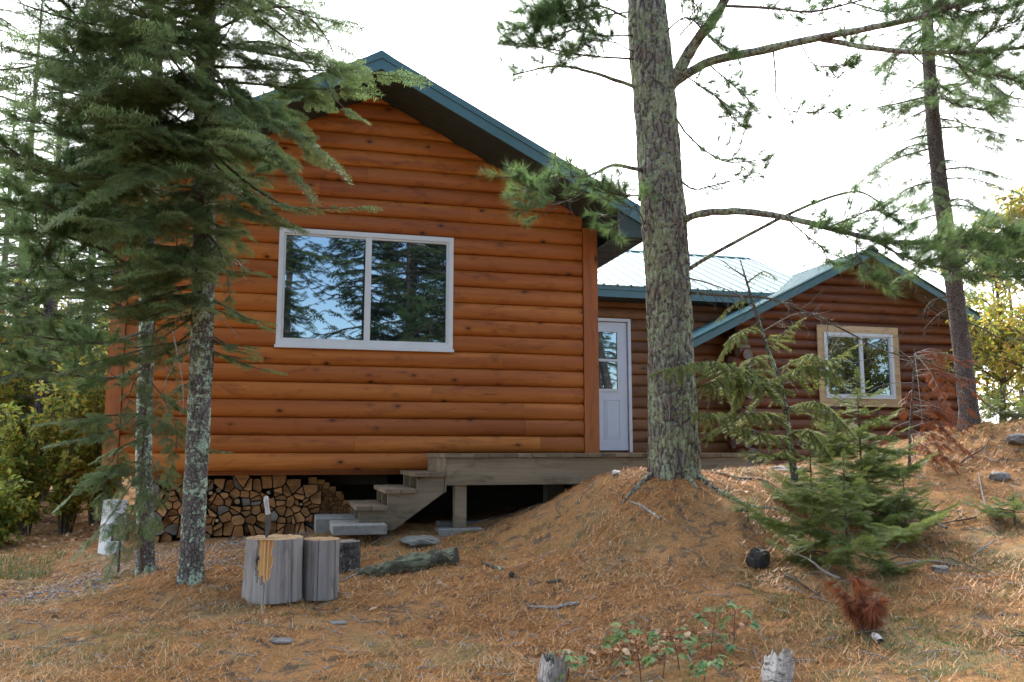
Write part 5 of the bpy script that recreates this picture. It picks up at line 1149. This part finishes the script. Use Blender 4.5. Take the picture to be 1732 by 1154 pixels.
for pts in ([(1580, 20, 9.3), (1620, 60, 8.8), (1680, 110, 8.4), (1740, 140, 8.1)], [(1580, 90, 9.3), (1640, 110, 8.8), (1700, 160, 8.5), (1745, 170, 8.3)], [(1600, 170, 9.3), (1660, 170, 8.9), (1720, 180, 8.6)], [(1575, 40, 9.3), (1530, 70, 9.0), (1500, 130, 8.8)], [(1580, 160, 9.3), (1520, 175, 9.0), (1465, 185, 8.8)]):
    pa = pix(pts, 10); c.tube(pa, np.linspace(.014, .004, 10), 4, 1, .3); bough(fl, pa, rg, L0=.4, step=.12, tint=.45, t0=.15, droop=.4, sub=.17)
fl.write(c, rg); c.build('crown', ['fir_needles', 'twig_bark'], spr)
b = MB()
for pts in ([(1620, 520, 9.3), (1590, 530, 9.1), (1560, 560, 9.0)], [(1622, 540, 9.3), (1660, 555, 9.1), (1700, 575, 9.0), (1740, 570, 8.9)], [(1640, 660, 9.3), (1680, 690, 9.0), (1730, 705, 8.9)], [(1615, 500, 9.3), (1575, 510, 9.1), (1560, 540, 9.0)], [(1636, 640, 9.3), (1600, 625, 9.1), (1560, 615, 9.0), (1530, 612, 8.9)]):
    twiggy(pix(pts, 14), .010, rg, 22, (.05, .22), b)
b.build('dead_twigs', 'twig_bark', spr)

def small_tree(name, px, label, H, rmax, nb, nmat, T, tint, seed, step=.06, L0=.4, slope=(-.1, .25), r0=.012, z0=.08, lean=(0, 0), droop=.1, cat='tree', bare=None, g=None, up=.1):
    r = np.random.default_rng(seed); b0 = D(*px); b0[2] = float(gq(b0[0], b0[1])) - .01; t_ = thing(name, b0, label, cat, g)
    pts = spline([b0, b0 + [lean[0] * H * .5, lean[1] * H * .5, H * .5], b0 + [lean[0] * H, lean[1] * H, H]], 14)
    b = MB(); b.tube(pts, np.linspace(r0, .003, 14), 7, rough=.05); b.build('trunk', 'twig_bark', t_)
    c = MB(); fl = Fol(SP_X if T is SP_F else T); conifer_boughs(b0, H, z0, H * .97, lambda z: max(.08, rmax * (1 - (z / H)) ** .65), int(nb * (1.2 if rmax > .6 else 1.5)), r, fl, c, L0f=L0, step=step, tint=tint, wr=.005, slope=slope, lean=lean, droop=droop, up_tip=up, sub=.075)
    c.f = [(f_, 1) for f_, m_ in c.f]; fl.put(b0 + [lean[0] * H, lean[1] * H, H - .08], np.array([.02, 0, 1.0]), .12, tint + .1); fl.write(c, r)
    c.build('crown', [nmat, 'twig_bark'], t_); return t_
small_tree('fir_sapling', (1463, 905, 7.1), 'young bright green fir with upright leader in front of the plywood-trimmed window', 1.22, .50, 50, 'sapling_needles', SP_F, .5, 5, L0=.55)
small_tree('fir_sapling', (1435, 962, 5.9), 'low bushy dark green fir sapling, nearest on the right slope', .78, .68, 27, 'sapling_needles', SP_F, .5, 6, L0=.42, slope=(-.3, .35), step=.045)
small_tree('fir_sapling', (1375, 880, 6.9), 'small green fir sapling left of the bright one with the upright leader', .62, .42, 30, 'sapling_needles', SP_F, .42, 7, L0=.5)
small_tree('fir_sapling', (1530, 860, 6.6), 'small fir sapling at the right side of the sapling clump', .52, .42, 26, 'sapling_needles', SP_F, .38, 8, L0=.5)
small_tree('fir_sapling', (1265, 870, 6.6), 'tiny fir seedling low on the slope right of the large pine', .16, .22, 12, 'sapling_needles', SP_F, .5, 9, L0=.6)
small_tree('fir_sapling', (1715, 860, 6.6), 'small bright fir seedling at the right edge of the slope', .22, .30, 16, 'sapling_needles', SP_F, .5, 10, L0=.6)
small_tree('fir_sapling', (1700, 690, 9.6), 'small light green fir beside the leaning spruce at the right edge', .45, .35, 20, 'sapling_needles', SP_F, .5, 12, L0=.6)
small_tree('pine_seedling', (1740, 1150, 3.9), 'soft green pine seedling poking into the bottom right corner', .16, .12, 9, 'pine_needles', [pine_tuft(90 + s, 30, .9, .03, 40) for s in range(3)], .55, 13, L0=.5)
# drooping lichen-grown spruce between pine and window
lb = D(1345, 815, 7.0); lb[2] = float(gq(lb[0], lb[1])); ls = thing('spruce_tree', lb, 'thin leaning half-dead spruce with drooping yellow-green boughs right of the big pine', 'tree')
tp = pix([(1345, 815, 7.0), (1335, 740, 7.0), (1322, 660, 7.0), (1295, 580, 7.0), (1270, 500, 7.0), (1252, 440, 7.0)], 40)
b = MB(); b.tube(tp, np.linspace(.030, .006, 40), 10, rough=.08, rs=14); b.build('trunk', 'fir_bark', ls, smooth=True)
c = MB(); fl = Fol(SHOOT)
for pts, L0, tn, dr in (([(1320, 655, 7.0), (1270, 630, 6.8), (1200, 612, 6.6), (1130, 625, 6.5)], .26, .35, .9), ([(1325, 665, 7.0), (1290, 650, 6.8), (1240, 640, 6.7), (1195, 650, 6.6)], .26, .45, 1.0), ([(1330, 700, 7.0), (1280, 700, 6.8), (1220, 700, 6.7), (1165, 698, 6.6)], .24, .5, .6),
                        ([(1335, 740, 7.0), (1290, 735, 6.8), (1230, 720, 6.7), (1200, 735, 6.7)], .2, .4, .6), ([(1320, 640, 7.0), (1350, 625, 6.8), (1385, 620, 6.7), (1420, 640, 6.6)], .24, .45, .9), ([(1318, 625, 7.0), (1370, 600, 6.8), (1400, 610, 6.7), (1440, 590, 6.7)], .18, .5, .7),
                        ([(1330, 690, 7.0), (1375, 680, 6.8), (1400, 690, 6.7), (1430, 720, 6.6)], .22, .45, .7), ([(1335, 730, 7.0), (1370, 730, 6.8), (1395, 760, 6.7)], .22, .4, .6), ([(1300, 590, 7.0), (1330, 560, 6.8), (1350, 545, 6.8)], .14, .5, .6), ([(1285, 545, 7.0), (1260, 560, 6.9), (1235, 575, 6.8), (1220, 600, 6.8)], .15, .5, .6),
                        ([(1270, 500, 7.0), (1235, 520, 6.9), (1215, 540, 6.9)], .12, .4, .4), ([(1262, 470, 7.0), (1240, 455, 6.9), (1220, 440, 6.9)], .07, .3, .2), ([(1262, 480, 7.0), (1290, 460, 6.9), (1310, 470, 6.9)], .08, .4, .2), ([(1345, 760, 7.0), (1310, 770, 6.8), (1270, 765, 6.7)], .18, .4, .5), ([(1300, 600, 7.0), (1270, 610, 6.8), (1250, 660, 6.7), (1235, 700, 6.7)], .2, .55, .9)):
    pa = pix(pts, 12); c.tube(pa, np.linspace(.008, .002, 12), 4, 1, .4); [bough(fl, pa, rg, L0=L0 * .95, step=.040, tint=tn, t0=.08, droop=dr * q_, ang=(40, 85), jit=.5, tipk=.5) for q_ in (1.0, .4)]
fl.write(c, rg); c.build('crown', ['lichen_spruce', 'twig_bark'], ls)
b = MB()
for pts in ([(1322, 650, 7.0), (1360, 640, 6.8), (1400, 600, 6.7), (1425, 560, 6.7)], [(1300, 600, 7.0), (1240, 640, 6.8), (1200, 660, 6.7)], [(1330, 700, 7.0), (1400, 690, 6.7), (1450, 660, 6.6)], [(1290, 560, 7.0), (1350, 530, 6.8), (1400, 540, 6.7)]): twiggy(pix(pts, 12), .006, rg, 18, (.05, .18), b)
b.build('dead_twigs', 'grey_twig', ls)
# dead red-brown sapling
db0 = D(1538, 790, 8.3); db0[2] = float(gq(db0[0], db0[1])); ds = thing('dead_sapling', db0, 'dead bare sapling with rust-red needles in front of the round-log wall', 'tree')
b = MB(); tpd = pix([(1538, 790, 8.3), (1540, 720, 8.3), (1545, 640, 8.3), (1547, 590, 8.3)], 20); b.tube(tpd, np.linspace(.016, .005, 20), 7, rough=.08); b.build('trunk', 'spruce_bark', ds)
c = MB(); fl = Fol(SP_F); b = MB()
for k in range(46):
    q = tpd[rg.integers(2, 19)]; d = nrm(np.array([rg.uniform(-.5, 1.2), rg.uniform(-.4, .4), rg.uniform(-.5, .15)])); L = rg.uniform(.3, .75); pa = spline([q, q + d * L * .5 + [0, 0, .02], q + d * L - [0, 0, .08]], 8)
    b.tube(pa, np.linspace(.005, .0015, 8), 3, 0, .4)
    if d[0] > -.1: bough(fl, pa, rg, L0=.17, step=.085, tint=.35, t0=.3, droop=.5)
fl.write(c, rg); c.build('crown', ['rust_needles', 'twig_bark'], ds); b.build('dead_twigs', 'grey_twig', ds)
p0_, _ = ground_hit(1470, 1072); rb = thing('dead_bough', p0_, 'rust-brown dead pine bough leaning upright in the needles below the fir sapling', 'branch')
c = MB(); fl = Fol([pine_tuft(70 + s, 46, .12, .0035, 32) for s in range(3)]); w = MB()
for k in range(13):
    a = rg.uniform(-.9, .8); L = rg.uniform(.16, .40) if k else .50; e = p0_ + np.array([math.sin(a) * L * .6 - .03, rg.uniform(-.1, .1), math.cos(a) * L * .8]); pa = spline([p0_ + [a * .06, 0, .02], (p0_ + e) / 2 + [0, 0, .03], e], 8); w.tube(pa, np.linspace(.008, .002, 8), 4, 0, .4)
    for j in range(12): f = rg.uniform(.25, 1); q = pa[int(f * 7)]; fl.put(q, nrm(np.array([a * .8 + rg.normal(0, .45), rg.normal(0, .45), -.5 + rg.normal(0, .45)])), rg.uniform(.5, 1.0), rg.uniform(.2, .7), rg.uniform(0, 6))
fl.write(c, rg); w.build('stem', 'grey_twig', rb); c.build('needles', ['rust_needles', 'twig_bark'], rb)

# ------------------------------------------------------------------ broad-leaved shrubs, brambles, birch
def leaf_t(seed, L=1.0, w=.55, fold=.25, curl=.2):
    r = np.random.default_rng(seed); xs = np.array([0, .18, .45, .75, 1.0]); hw = np.array([0, .30, .5, .30, 0]) * w * 2
    V = []
    for x, h in zip(xs, hw): z = -curl * x * x; V += [(x * L, 0, z), (x * L, h / 2, z + fold * h / 2), (x * L, -h / 2, z + fold * h / 2)]
    Fq = []
    for k in range(4): a = 3 * k; b = 3 * k + 3; Fq += [(a, b, b + 1), (a, b + 1, a + 1), (a, b + 2, b), (a, a + 2, b + 2)]
    return np.array(V, float), np.array(Fq), np.zeros(15), np.zeros(16, int)
LEAF = [leaf_t(k, fold=f, curl=c_) for k, (f, c_) in enumerate(((.25, .2), (.1, .35), (.35, .05)))]
def leafy(fol, wood, path, r, n, size, tint, spread=.5, droop=.2, tr=.002, twig=.12, wm=1, t0=.2):
    for k in range(n):
        i = int(r.uniform(t0, 1) * (len(path) - 1)); q = path[i]; tg = nrm(path[min(i + 1, len(path) - 1)] - path[max(i - 1, 0)]); d = nrm(tg * .5 + r.normal(0, spread, 3) + [0, 0, .1]); L = twig * r.uniform(.4, 1.4); e = q + d * L
        wood.tube([q, e], [tr, tr * .4], 3, wm, .4)
        for j in range(r.integers(2, 5)):
            p = q + (e - q) * r.uniform(.4, 1); dd = nrm(d + r.normal(0, .6, 3) - [0, 0, droop]); fol.put(p, dd, size * r.uniform(.6, 1.15), tint + .12 + r.normal(0, .16), r.uniform(-.8, .8))
def shrub(name, base, label, H, spread_, ns, nleaf, size, tint, seed, cat='shrub', mat='broad_leaves', g=None, twig=.15, lean=(0, 0)):
    r = np.random.default_rng(seed); b0 = np.array(base, float); b0[2] = float(gq(b0[0], b0[1])); t_ = thing(name, b0, label, cat, g); w = MB(); c = MB(); fl = Fol(LEAF)
    for k in range(ns):
        a = r.uniform(0, 2 * PI); h = H * r.uniform(.55, 1.05); o = spread_ * r.uniform(.2, 1); top = b0 + [math.cos(a) * o + lean[0], math.sin(a) * o + lean[1], h]
        pa = spline([b0 + [math.cos(a) * .06, math.sin(a) * .06, -.02], b0 + [math.cos(a) * o * .35, math.sin(a) * o * .35, h * .5], top], 12); w.tube(pa, np.linspace(.012 * max(.4, H / 2), .003, 12), 5, 0, .4)
        leafy(fl, c, pa, r, nleaf, size, tint, twig=twig)
    fl.write(c, r); w.build('stem', 'twig_bark', t_); c.build('leaves', [mat, 'twig_bark'], t_); return t_
shl = ['yellow-green leafy shrub at the left edge of the frame, nearest the grass', 'tall yellowing shrub behind the left edge, highest of the leafy shrubs', 'green and ochre shrub beside the left corner of the big cabin', 'dense shrub between the leafy left edge and the cabin corner', 'low broad-leaved shrub spreading over the dry leaves at the left edge', 'thin ochre shrub close to the cabin corner board', 'dark green shrub in the shade at the far left', 'gold-tinged shrub behind the slim pine trunk']
for k, (u, v, d, H, s_, tn) in enumerate(((40, 905, 10.2, 1.5, .6, .38), (30, 890, 12.0, 2.9, 1.0, .62), (160, 890, 11.0, 2.2, .6, .5), (110, 890, 10.4, 1.8, .6, .45), (0, 900, 9.2, .7, .5, .3), (175, 885, 12.0, 2.8, .7, .55), (-30, 890, 11.5, 2.6, .9, .45), (110, 880, 13.0, 3.0, 1.0, .6))):
    shrub('leafy_shrub', D(u, v, d), shl[k], H, s_, 18, 60, .082 if d < 11 else .095, tn, 300 + k, g='leafy shrubs left of the cabin')
for k, (u, v, d, H, s_, tn, lab) in enumerate(((70, 880, 14.5, 4.4, 1.3, .55, 'tall pale yellow-green bush far behind the left edge shrubs'), (180, 880, 15.0, 4.2, 1.2, .45, 'tall pale green bush behind the left corner board'), (-20, 880, 14.0, 3.8, 1.2, .62, 'tall golden bush at the left edge behind the conifers'))):
    shrub('leafy_shrub', D(u, v, d), lab, H, s_, 22, 70, .12, tn, 360 + k, g='leafy shrubs left of the cabin', twig=.25)
# brambles in the foreground
brl = ['tall green bramble plant at the right end of the foreground plants', 'green bramble plant with a red stem in the centre of the foreground plants', 'low bramble plant with yellow-green leaves at the left end of the foreground plants', 'small bramble shoot between the taller foreground plants', 'bramble plant at the bottom edge beside the peeling birch stump', 'bramble shoot with few leaves behind the other foreground plants']
def bramble(u, v, H, n, lab, seed, lean):
    p, d = ground_hit(u, v); r = np.random.default_rng(seed); t_ = thing('bramble', p, lab, 'plant', 'bramble plants in the foreground'); w = MB(); c = MB(); fl = Fol(LEAF)
    pa = spline([p - [0, 0, .01], p + [lean * .4, 0, H * .55], p + [lean, .02, H]], 10); w.tube(pa, np.linspace(.0035, .0018, 10), 5, 0, .4)
    for k in range(n):
        q = pa[r.integers(3, 10)]; a = r.uniform(0, 2 * PI); d_ = nrm(np.array([math.cos(a), math.sin(a), r.uniform(-.1, .5)])); e = q + d_ * r.uniform(.04, .09); w.tube([q, e], [.0018, .001], 3, 0, .4)
        lat = nrm(np.cross(d_, [0, 0, 1]))
        for s_, sz in ((0, 1), (1, .8), (-1, .8)): fl.put(e, nrm(d_ + lat * s_ * 1.1 - [0, 0, .25 + r.uniform(0, .3)]), .058 * sz * r.uniform(.8, 1.2), r.uniform(.1, .75), r.uniform(-.4, .4))
    fl.write(c, r); w.build('stem', 'bramble_stem', t_); c.build('leaves', ['bramble_leaves', 'twig_bark'], t_)
plain('bramble_stem', (0.16, 0.05, 0.03), 0.6)
for k, (u, v, H, n, ln) in enumerate(((1200, 1120, .26, 16, .06), (1085, 1153, .28, 14, -.05), (960, 1153, .13, 12, .02), (1150, 1135, .20, 9, -.05), (1190, 1153, .13, 12, .05), (1030, 1140, .18, 7, .05), (1240, 1110, .22, 12, .03), (1120, 1153, .16, 10, .04))):
    bramble(u, v, H, n, (brl + ['leafy bramble top leaning over the peeling birch stump', 'short bramble plant just right of the red-stemmed one'])[k], 400 + k, ln)

def birch(name, base, label, H, seed, tint, spread_=1.3, nl=26, size=.075, g=None, r0=.05, nb=26):
    r = np.random.default_rng(seed); b0 = np.array(base, float); b0[2] = float(gq(b0[0], b0[1])) - .05; t_ = thing(name, b0, label, 'tree', g); w = MB(); c = MB(); fl = Fol(LEAF)
    tk = spline([b0, b0 + [r.uniform(-.2, .2), 0, H * .5], b0 + [r.uniform(-.3, .3), 0, H]], 16); w.tube(tk, np.linspace(r0, .01, 16), 8, 0, .4, rough=.05)
    for k in range(nb):
        i = r.integers(2, 15); q = tk[i]; a = r.uniform(0, 2 * PI); L = spread_ * r.uniform(.5, 1) * (1 - i / 22); pa = spline([q, q + [math.cos(a) * L * .5, math.sin(a) * L * .5, L * .35], q + [math.cos(a) * L, math.sin(a) * L, L * .45]], 9); w.tube(pa, np.linspace(.012, .003, 9), 4, 0, .4)
        leafy(fl, c, pa, r, nl, size, tint, twig=.22, t0=.1)
    fl.write(c, r); w.build('trunk', 'twig_bark', t_); c.build('crown', ['broad_leaves', 'twig_bark'], t_); return t_
birch('birch_tree', D(1690, 740, 13), 'yellow-leaved young birch behind the leaning spruce at the right edge', 3.4, 501, .50, nb=44, nl=34, size=.085, spread_=1.3, g=None)
birch('birch_tree', D(1790, 740, 12), 'golden birch half cut off by the right edge of the frame', 3.8, 502, .58, nb=44, nl=34, size=.085)
birch('birch_tree', D(1650, 740, 17), 'pale green birch behind the right end of the round-log cabin', 4.6, 503, .5, nb=34, size=.1)
birch('birch_tree', D(1740, 740, 20), 'tall green-yellow birch far behind the outcrop', 6.0, 504, .55, spread_=2.0, nb=38, size=.13, r0=.07)
# ------------------------------------------------------------------ forest behind the buildings and left
def plant(u, d, v=760): p = D(u, v, d); return (p[0], p[1], float(gq(p[0], p[1])) - .05)
con = [make_conifer('spruce_tree', 9.5, .13, 1.9, .9, 110, 'tall dark spruce in the top left corner of the frame', SP_C, 'spruces behind the left side', seed=61, loc=plant(15, 15), tint=.25),
       make_conifer('spruce_tree', 8.0, .11, 1.7, .5, 110, 'dense mid-green spruce behind the left cabin corner', SP_C, 'spruces behind the left side', seed=62, loc=plant(130, 13.5), tint=.35),
       make_conifer('fir_tree', 7.0, .10, 1.6, .4, 100, 'green fir crowding the wall behind the slim pine', SP_C, 'spruces behind the left side', seed=63, loc=plant(60, 11.5), tint=.4)]
for k, (u, d, sc, lab, src) in enumerate(((-70, 12.5, 1.0, 'dark spruce just outside the left edge, partly in view', 0), (200, 17, 1.05, 'spruce top rising over the left roof slope of the big cabin', 1), (80, 19, 1.15, 'distant spruce between the two nearer ones at upper left', 2), (-20, 20, 1.2, 'far spruce at the left edge behind the others', 1), (270, 21, 1.0, 'far spruce seen through the boughs above the left eave', 0), (140, 25, 1.3, 'farthest tall spruce at the upper left', 2))):
    dup(con[src], plant(u, d), rotz=k * 1.3 + .5, sc=sc, label=lab, group='spruces behind the left side')
far = [make_conifer('pine_tree', 5.6, .09, 1.1, 1.2, 60, 'hazy small pine rising behind the ridge of the round-log cabin', SP_C, 'trees behind the right cabins', nmat='pine_needles', seed=71, loc=plant(1400, 24), tint=.45)]
for k, (u, d, sc, lab) in enumerate(((1165, 27, 1.12, 'small pine top just right of the big pine above the wing roof'), (1440, 21, .95, 'small pine directly behind the gable peak of the round-log cabin'), (1350, 30, 1.15, 'faint pine top above the junction of the two lower roofs'), (1530, 26, 1.05, 'pine left of the leaning spruce, behind the roof'), (1700, 28, 1.2, 'pine behind the birches at the right'), (1800, 24, 1.1, 'pine at the far right edge'), (1600, 34, 1.2, 'distant pine right of the gable'))):
    dup(far[0], plant(u, d), rotz=k * 1.1, sc=sc, label=lab, group='trees behind the right cabins')
# trees on the viewer's side: their mirror image stands in the big window
bk = [make_conifer('spruce_tree', 16, .2, 3.0, .6, 230, 'big dark spruce behind the viewer, mirrored in the right pane of the big window', SP_C, 'spruces on the viewer side of the yard', seed=81, loc=(3.35, -6.5, -.6), tint=.1, droop=.2),
      make_conifer('spruce_tree', 13.5, .16, 1.5, .6, 190, 'narrow dark spruce behind the viewer, mirrored at the left edge of the big window', SP_C, 'spruces on the viewer side of the yard', seed=82, loc=(-.35, -7.0, -.7), tint=.1)]
for k, (x, y, sc, lab, s_) in enumerate(((2.3, -9.0, 1.05, 'spruce behind the viewer, filling the middle of the right pane', 0), (4.7, -8.2, 1.0, 'spruce behind the viewer, at the right edge of the big pane', 0), (6.3, -9.5, 1.0, 'dark spruce behind the viewer, second from the left in the right pane', 0), (4.6, -13.0, 1.05, 'farther spruce behind the viewer, mirrored beside the mullion', 1), (-3.6, -7.5, 1.0, 'spruce behind the viewer, left of the mirrored ones', 0), (11.5, -5.0, 1.0, 'spruce behind the viewer facing the door', 1), (16.0, -4.0, 1.0, 'spruce behind the viewer facing the wing', 0), (20.5, -5.0, 1.05, 'spruce behind the viewer, mirrored in the small window', 0), (25.0, -3.0, 1.1, 'spruce behind the viewer, mirrored at the right of the small window', 1), (-8.5, -6.0, 1.0, 'spruce behind the viewer at the far left', 0))):
    dup(bk[s_], (x, y, float(gq(x, y)) - .1), rotz=k * .9, sc=sc, label=lab, group='spruces on the viewer side of the yard')

# ------------------------------------------------------------------ ground cover (uncountable)
def scatter(n, r, d0=3.6, d1=13, fov=(-.75, .75), pw=1.0):
    """points spread outward from the viewpoint, thinning with distance"""
    u = r.random(n); dist = d0 * (d1 / d0) ** u; a = YAW + r.uniform(fov[0], fov[1], n); return dist * np.sin(a), dist * np.cos(a), dist
def under_cabin(x, y): return ((x > -1.75) & (x < 3.4) & (y > 9.15)) | ((x > 1.43) & (x < 4.5) & (y > 7.98)) | ((x > 3.3) & (y > 12.9) & (x < 9)) | ((x > 7.05) & (x < 11.4) & (y > 12.4))
r = np.random.default_rng(900)
def slope_dirs(x, y, r, pitch=.35):
    a = r.uniform(0, 2 * PI, len(x)); e = .04; dx, dy = np.cos(a), np.sin(a); dz = (gq(x + dx * e, y + dy * e) - gq(x - dx * e, y - dy * e)) / (2 * e); return nrm(np.stack([dx, dy, dz + np.abs(r.normal(0, pitch, len(x)))], -1))
N_ = 300000; x, y, ds_ = scatter(N_, r, 3.3, 14); cl = fbm(np.stack([x * 2.2, y * 2.2, x * 0], -1), 3); keep = (~under_cabin(x, y)) & (cl + r.normal(0, .3, N_) > -.55 + .55 * RIGHT_OUT(x - .6, y) + .25 * (y < 6)) & ((x > -1.2) | (r.random(N_) < .55)); x, y, ds_, cl = x[keep], y[keep], ds_[keep], cl[keep]
dd = slope_dirs(x, y, r, .22); L = r.uniform(.05, .115, len(x)); w = .0024 * (.7 + ds_ / 6); cl2 = fbm(np.stack([x * .9, y * .9, x * 0 + 5], -1), 3)
P0 = np.stack([x, y, gq(x, y) + r.uniform(.001, .014, len(x))], -1); V, Fc, tt = needle_set(P0, dd, L, w, np.clip(.49 + .2 * cl2 + .22 * np.clip((1.5 - x) / 2.5, 0, 1) + r.normal(0, .27, len(x)), 0, 1))
b = MB(); b.add(V, Fc, 0, tt); b.build('needle_litter', 'needle_litter', None, origin=(0, 0, 0), kind='stuff', label='carpet of orange-brown fallen pine needles over the yard and the mound', cat='needles')
# grass tufts
b = MB(); NT_ = 4200; x, y, ds_ = scatter(NT_, r, 3.4, 12); m = fbm(np.stack([x * 1.3 + 3, y * 1.3, x * 0], -1), 3) + r.normal(0, .25, NT_) - np.where(x > 2.6, .38, 0) + np.where(x < 1.2, .12, 0); keep = (m > .12) & ~under_cabin(x, y); x, y, ds_ = x[keep], y[keep], ds_[keep]
nb_ = 34; X = np.repeat(x, nb_) + r.normal(0, .035, len(x) * nb_); Y_ = np.repeat(y, nb_) + r.normal(0, .035, len(x) * nb_); tn = np.repeat(r.uniform(.15, .95, len(x)), nb_) + r.normal(0, .12, len(X))
d = nrm(np.stack([r.normal(0, .45, len(X)), r.normal(0, .45, len(X)), np.ones(len(X))], -1)); P0 = np.stack([X, Y_, gq(X, Y_) - .003], -1); V, Fc, tt = needle_set(P0, d, r.uniform(.02, .06, len(X)), .0032, np.clip(tn, 0, 1)); b.add(V, Fc, 0, tt)
b.build('grass', 'grass_blades', None, origin=(0, 0, 0), kind='stuff', label='short tan and green grass tufts among the fallen needles', cat='grass')
# greener grass at the far left
b = MB(); n = 16000; x = r.uniform(-5.5, -2.0, n); y = r.uniform(8.2, 10.6, n); k_ = (vnoise(np.stack([x * 2, y * 2, x * 0], -1)) > -.25) & (y < 9.2 + .5 * (x + 5) * -.3 + r.normal(0, .5, n)); x, y = x[k_], y[k_]
V, Fc, tt = needle_set(np.stack([x, y, gq(x, y)], -1), nrm(np.stack([r.normal(0, .4, len(x)), r.normal(0, .4, len(x)), np.ones(len(x))], -1)), r.uniform(.04, .09, len(x)), .007, r.random(len(x))); b.add(V, Fc, 0, tt)
b.build('green_grass', 'moss_grass', None, origin=(0, 0, 0), kind='stuff', label='fresh green grass patch left of the white plastic panel', cat='grass')
# moss clumps on the right outcrop and mound
b = MB(); n = 60000; x, y, ds_ = scatter(n, r, 4.5, 12, (.25, .75)); k_ = (fbm(np.stack([x * 2.4, y * 2.4, x * 0 + 9], -1), 3) > .28) & ~under_cabin(x, y); x, y, ds_ = x[k_], y[k_], ds_[k_]
V, Fc, tt = needle_set(np.stack([x, y, gq(x, y)], -1), slope_dirs(x, y, r, .8), r.uniform(.015, .04, len(x)), .005 * ds_ / 6, r.random(len(x)) * .8); b.add(V, Fc, 0, tt)
b.build('moss', 'moss_grass', None, origin=(0, 0, 0), kind='stuff', label='olive moss patches on the right slope and outcrop', cat='moss')
# gravel path left
octa = (np.array([(1, 0, 0), (-1, 0, 0), (0, 1, 0), (0, -1, 0), (0, 0, 1), (0, 0, -1)], float), np.array([(0, 2, 4), (2, 1, 4), (1, 3, 4), (3, 0, 4), (2, 0, 5), (1, 2, 5), (3, 1, 5), (0, 3, 5)]), np.zeros(6), np.zeros(8, int))
P = [D(*q) for q in ((70, 1000, 6.4), (140, 985, 6.8), (230, 960, 7.4), (330, 940, 7.8), (430, 925, 8.0), (400, 960, 7.0), (520, 905, 8.7))]; n = 3800; idx = r.integers(0, len(P), n); C_ = np.array(P)[idx]
x = C_[:, 0] + r.normal(0, .33, n); y = C_[:, 1] + r.normal(0, .22, n); R_ = frames(r.normal(0, 1, (n, 3))) * (r.uniform(.005, .015, n)[:, None, None]) * np.array([1.3, 1, .7])[None, None, :]
b = MB(); b.inst(octa, R_, np.stack([x, y, gq(x, y) + .003], -1), r.uniform(0, 1, n)); b.build('gravel_path', 'gravel', None, origin=(0, 0, 0), kind='stuff', label='grey gravel showing through the needles left of the chopping block', cat='gravel')
# dry leaves: front of the brambles, and under the left shrubs
b = MB(); p1, _ = ground_hit(1090, 1100); n = 150; x = np.concatenate([p1[0] + r.normal(0, .28, n), r.uniform(-4.6, -1.9, 900), r.uniform(-3, 8, 160)]); y = np.concatenate([p1[1] + r.normal(0, .16, n), r.uniform(9.3, 12.5, 900), r.uniform(4, 8.5, 160)])
R_ = frames(np.stack([r.normal(0, 1, len(x)), r.normal(0, 1, len(x)), r.normal(0, .25, len(x))], -1), roll=r.normal(0, .5, len(x))) * r.uniform(.03, .075, len(x))[:, None, None]
b.inst(LEAF[1], R_, np.stack([x, y, gq(x, y) + .018], -1), np.clip(r.normal(.5, .25, len(x)), 0, 1)); b.build('leaf_litter', 'dry_leaves', None, origin=(0, 0, 0), kind='stuff', label='dry tan fallen leaves under the shrubs and brambles', cat='leaves')
# small fallen twigs
b = MB(); n = 900; x, y, ds_ = scatter(n, r, 4, 11, (-.6, .7)); k_ = ~under_cabin(x, y); x, y = x[k_], y[k_]; dd = slope_dirs(x, y, r, .12)
for k in range(len(x)):
    L = r.uniform(.06, .28) * (1.3 if x[k] > 4 else .7); p = np.array([x[k], y[k], float(gq(x[k], y[k])) + .008]); q = p + dd[k] * L; q[2] = max(q[2], float(gq(q[0], q[1])) + .006); b.tube([p, (p + q) / 2 + r.normal(0, .012, 3), q], [.0035, .003, .0012], 4, 0, r.random())
b.build('fallen_twigs', 'grey_twig', None, origin=(0, 0, 0), kind='stuff', label='scatter of thin fallen twigs over the needle-covered slope', cat='twigs')

# branches and roots lying on the right-hand outcrop
r = np.random.default_rng(77)
for k in range(22):
    u0, v0 = r.uniform(1330, 1725), r.uniform(765, 985); p, dd0 = ground_hit(u0, v0)
    a = r.uniform(0, 2 * PI); L = r.uniform(.25, .7); n = 12; t = np.linspace(0, 1, n)[:, None]; ph = r.uniform(0, 6)
    P = p + np.array([math.cos(a), math.sin(a), 0]) * L * t + np.array([-math.sin(a), math.cos(a), 0]) * (.05 * np.sin(t * 4 + ph)); P[:, 2] = gq(P[:, 0], P[:, 1]) + .012 + .05 * np.clip(np.sin(t[:, 0] * PI * r.uniform(.8, 1.8)), 0, 1) * r.uniform(.2, 1)
    w_ = r.uniform(.004, .011); b = MB(); b.tube(P, np.linspace(w_, w_ * .35, n), 6, 0, r.random(), rough=.12, rs=20)
    for j in range(3): q = P[r.integers(2, n - 1)]; b.tube([q, q + r.normal(0, .05, 3) + [0, 0, .03]], [w_ * .4, .001], 4, 0, .5)
    dark = r.random() < .6
    b.build('fallen_branch', 'twig_bark' if dark else 'grey_twig', None, origin=p, label=('dark' if dark else 'pale grey') + ' thin dead branch lying on the right-hand slope among needles and moss', cat='branch', group='dead branches on the right slope, ' + ('dark' if dark else 'pale'))
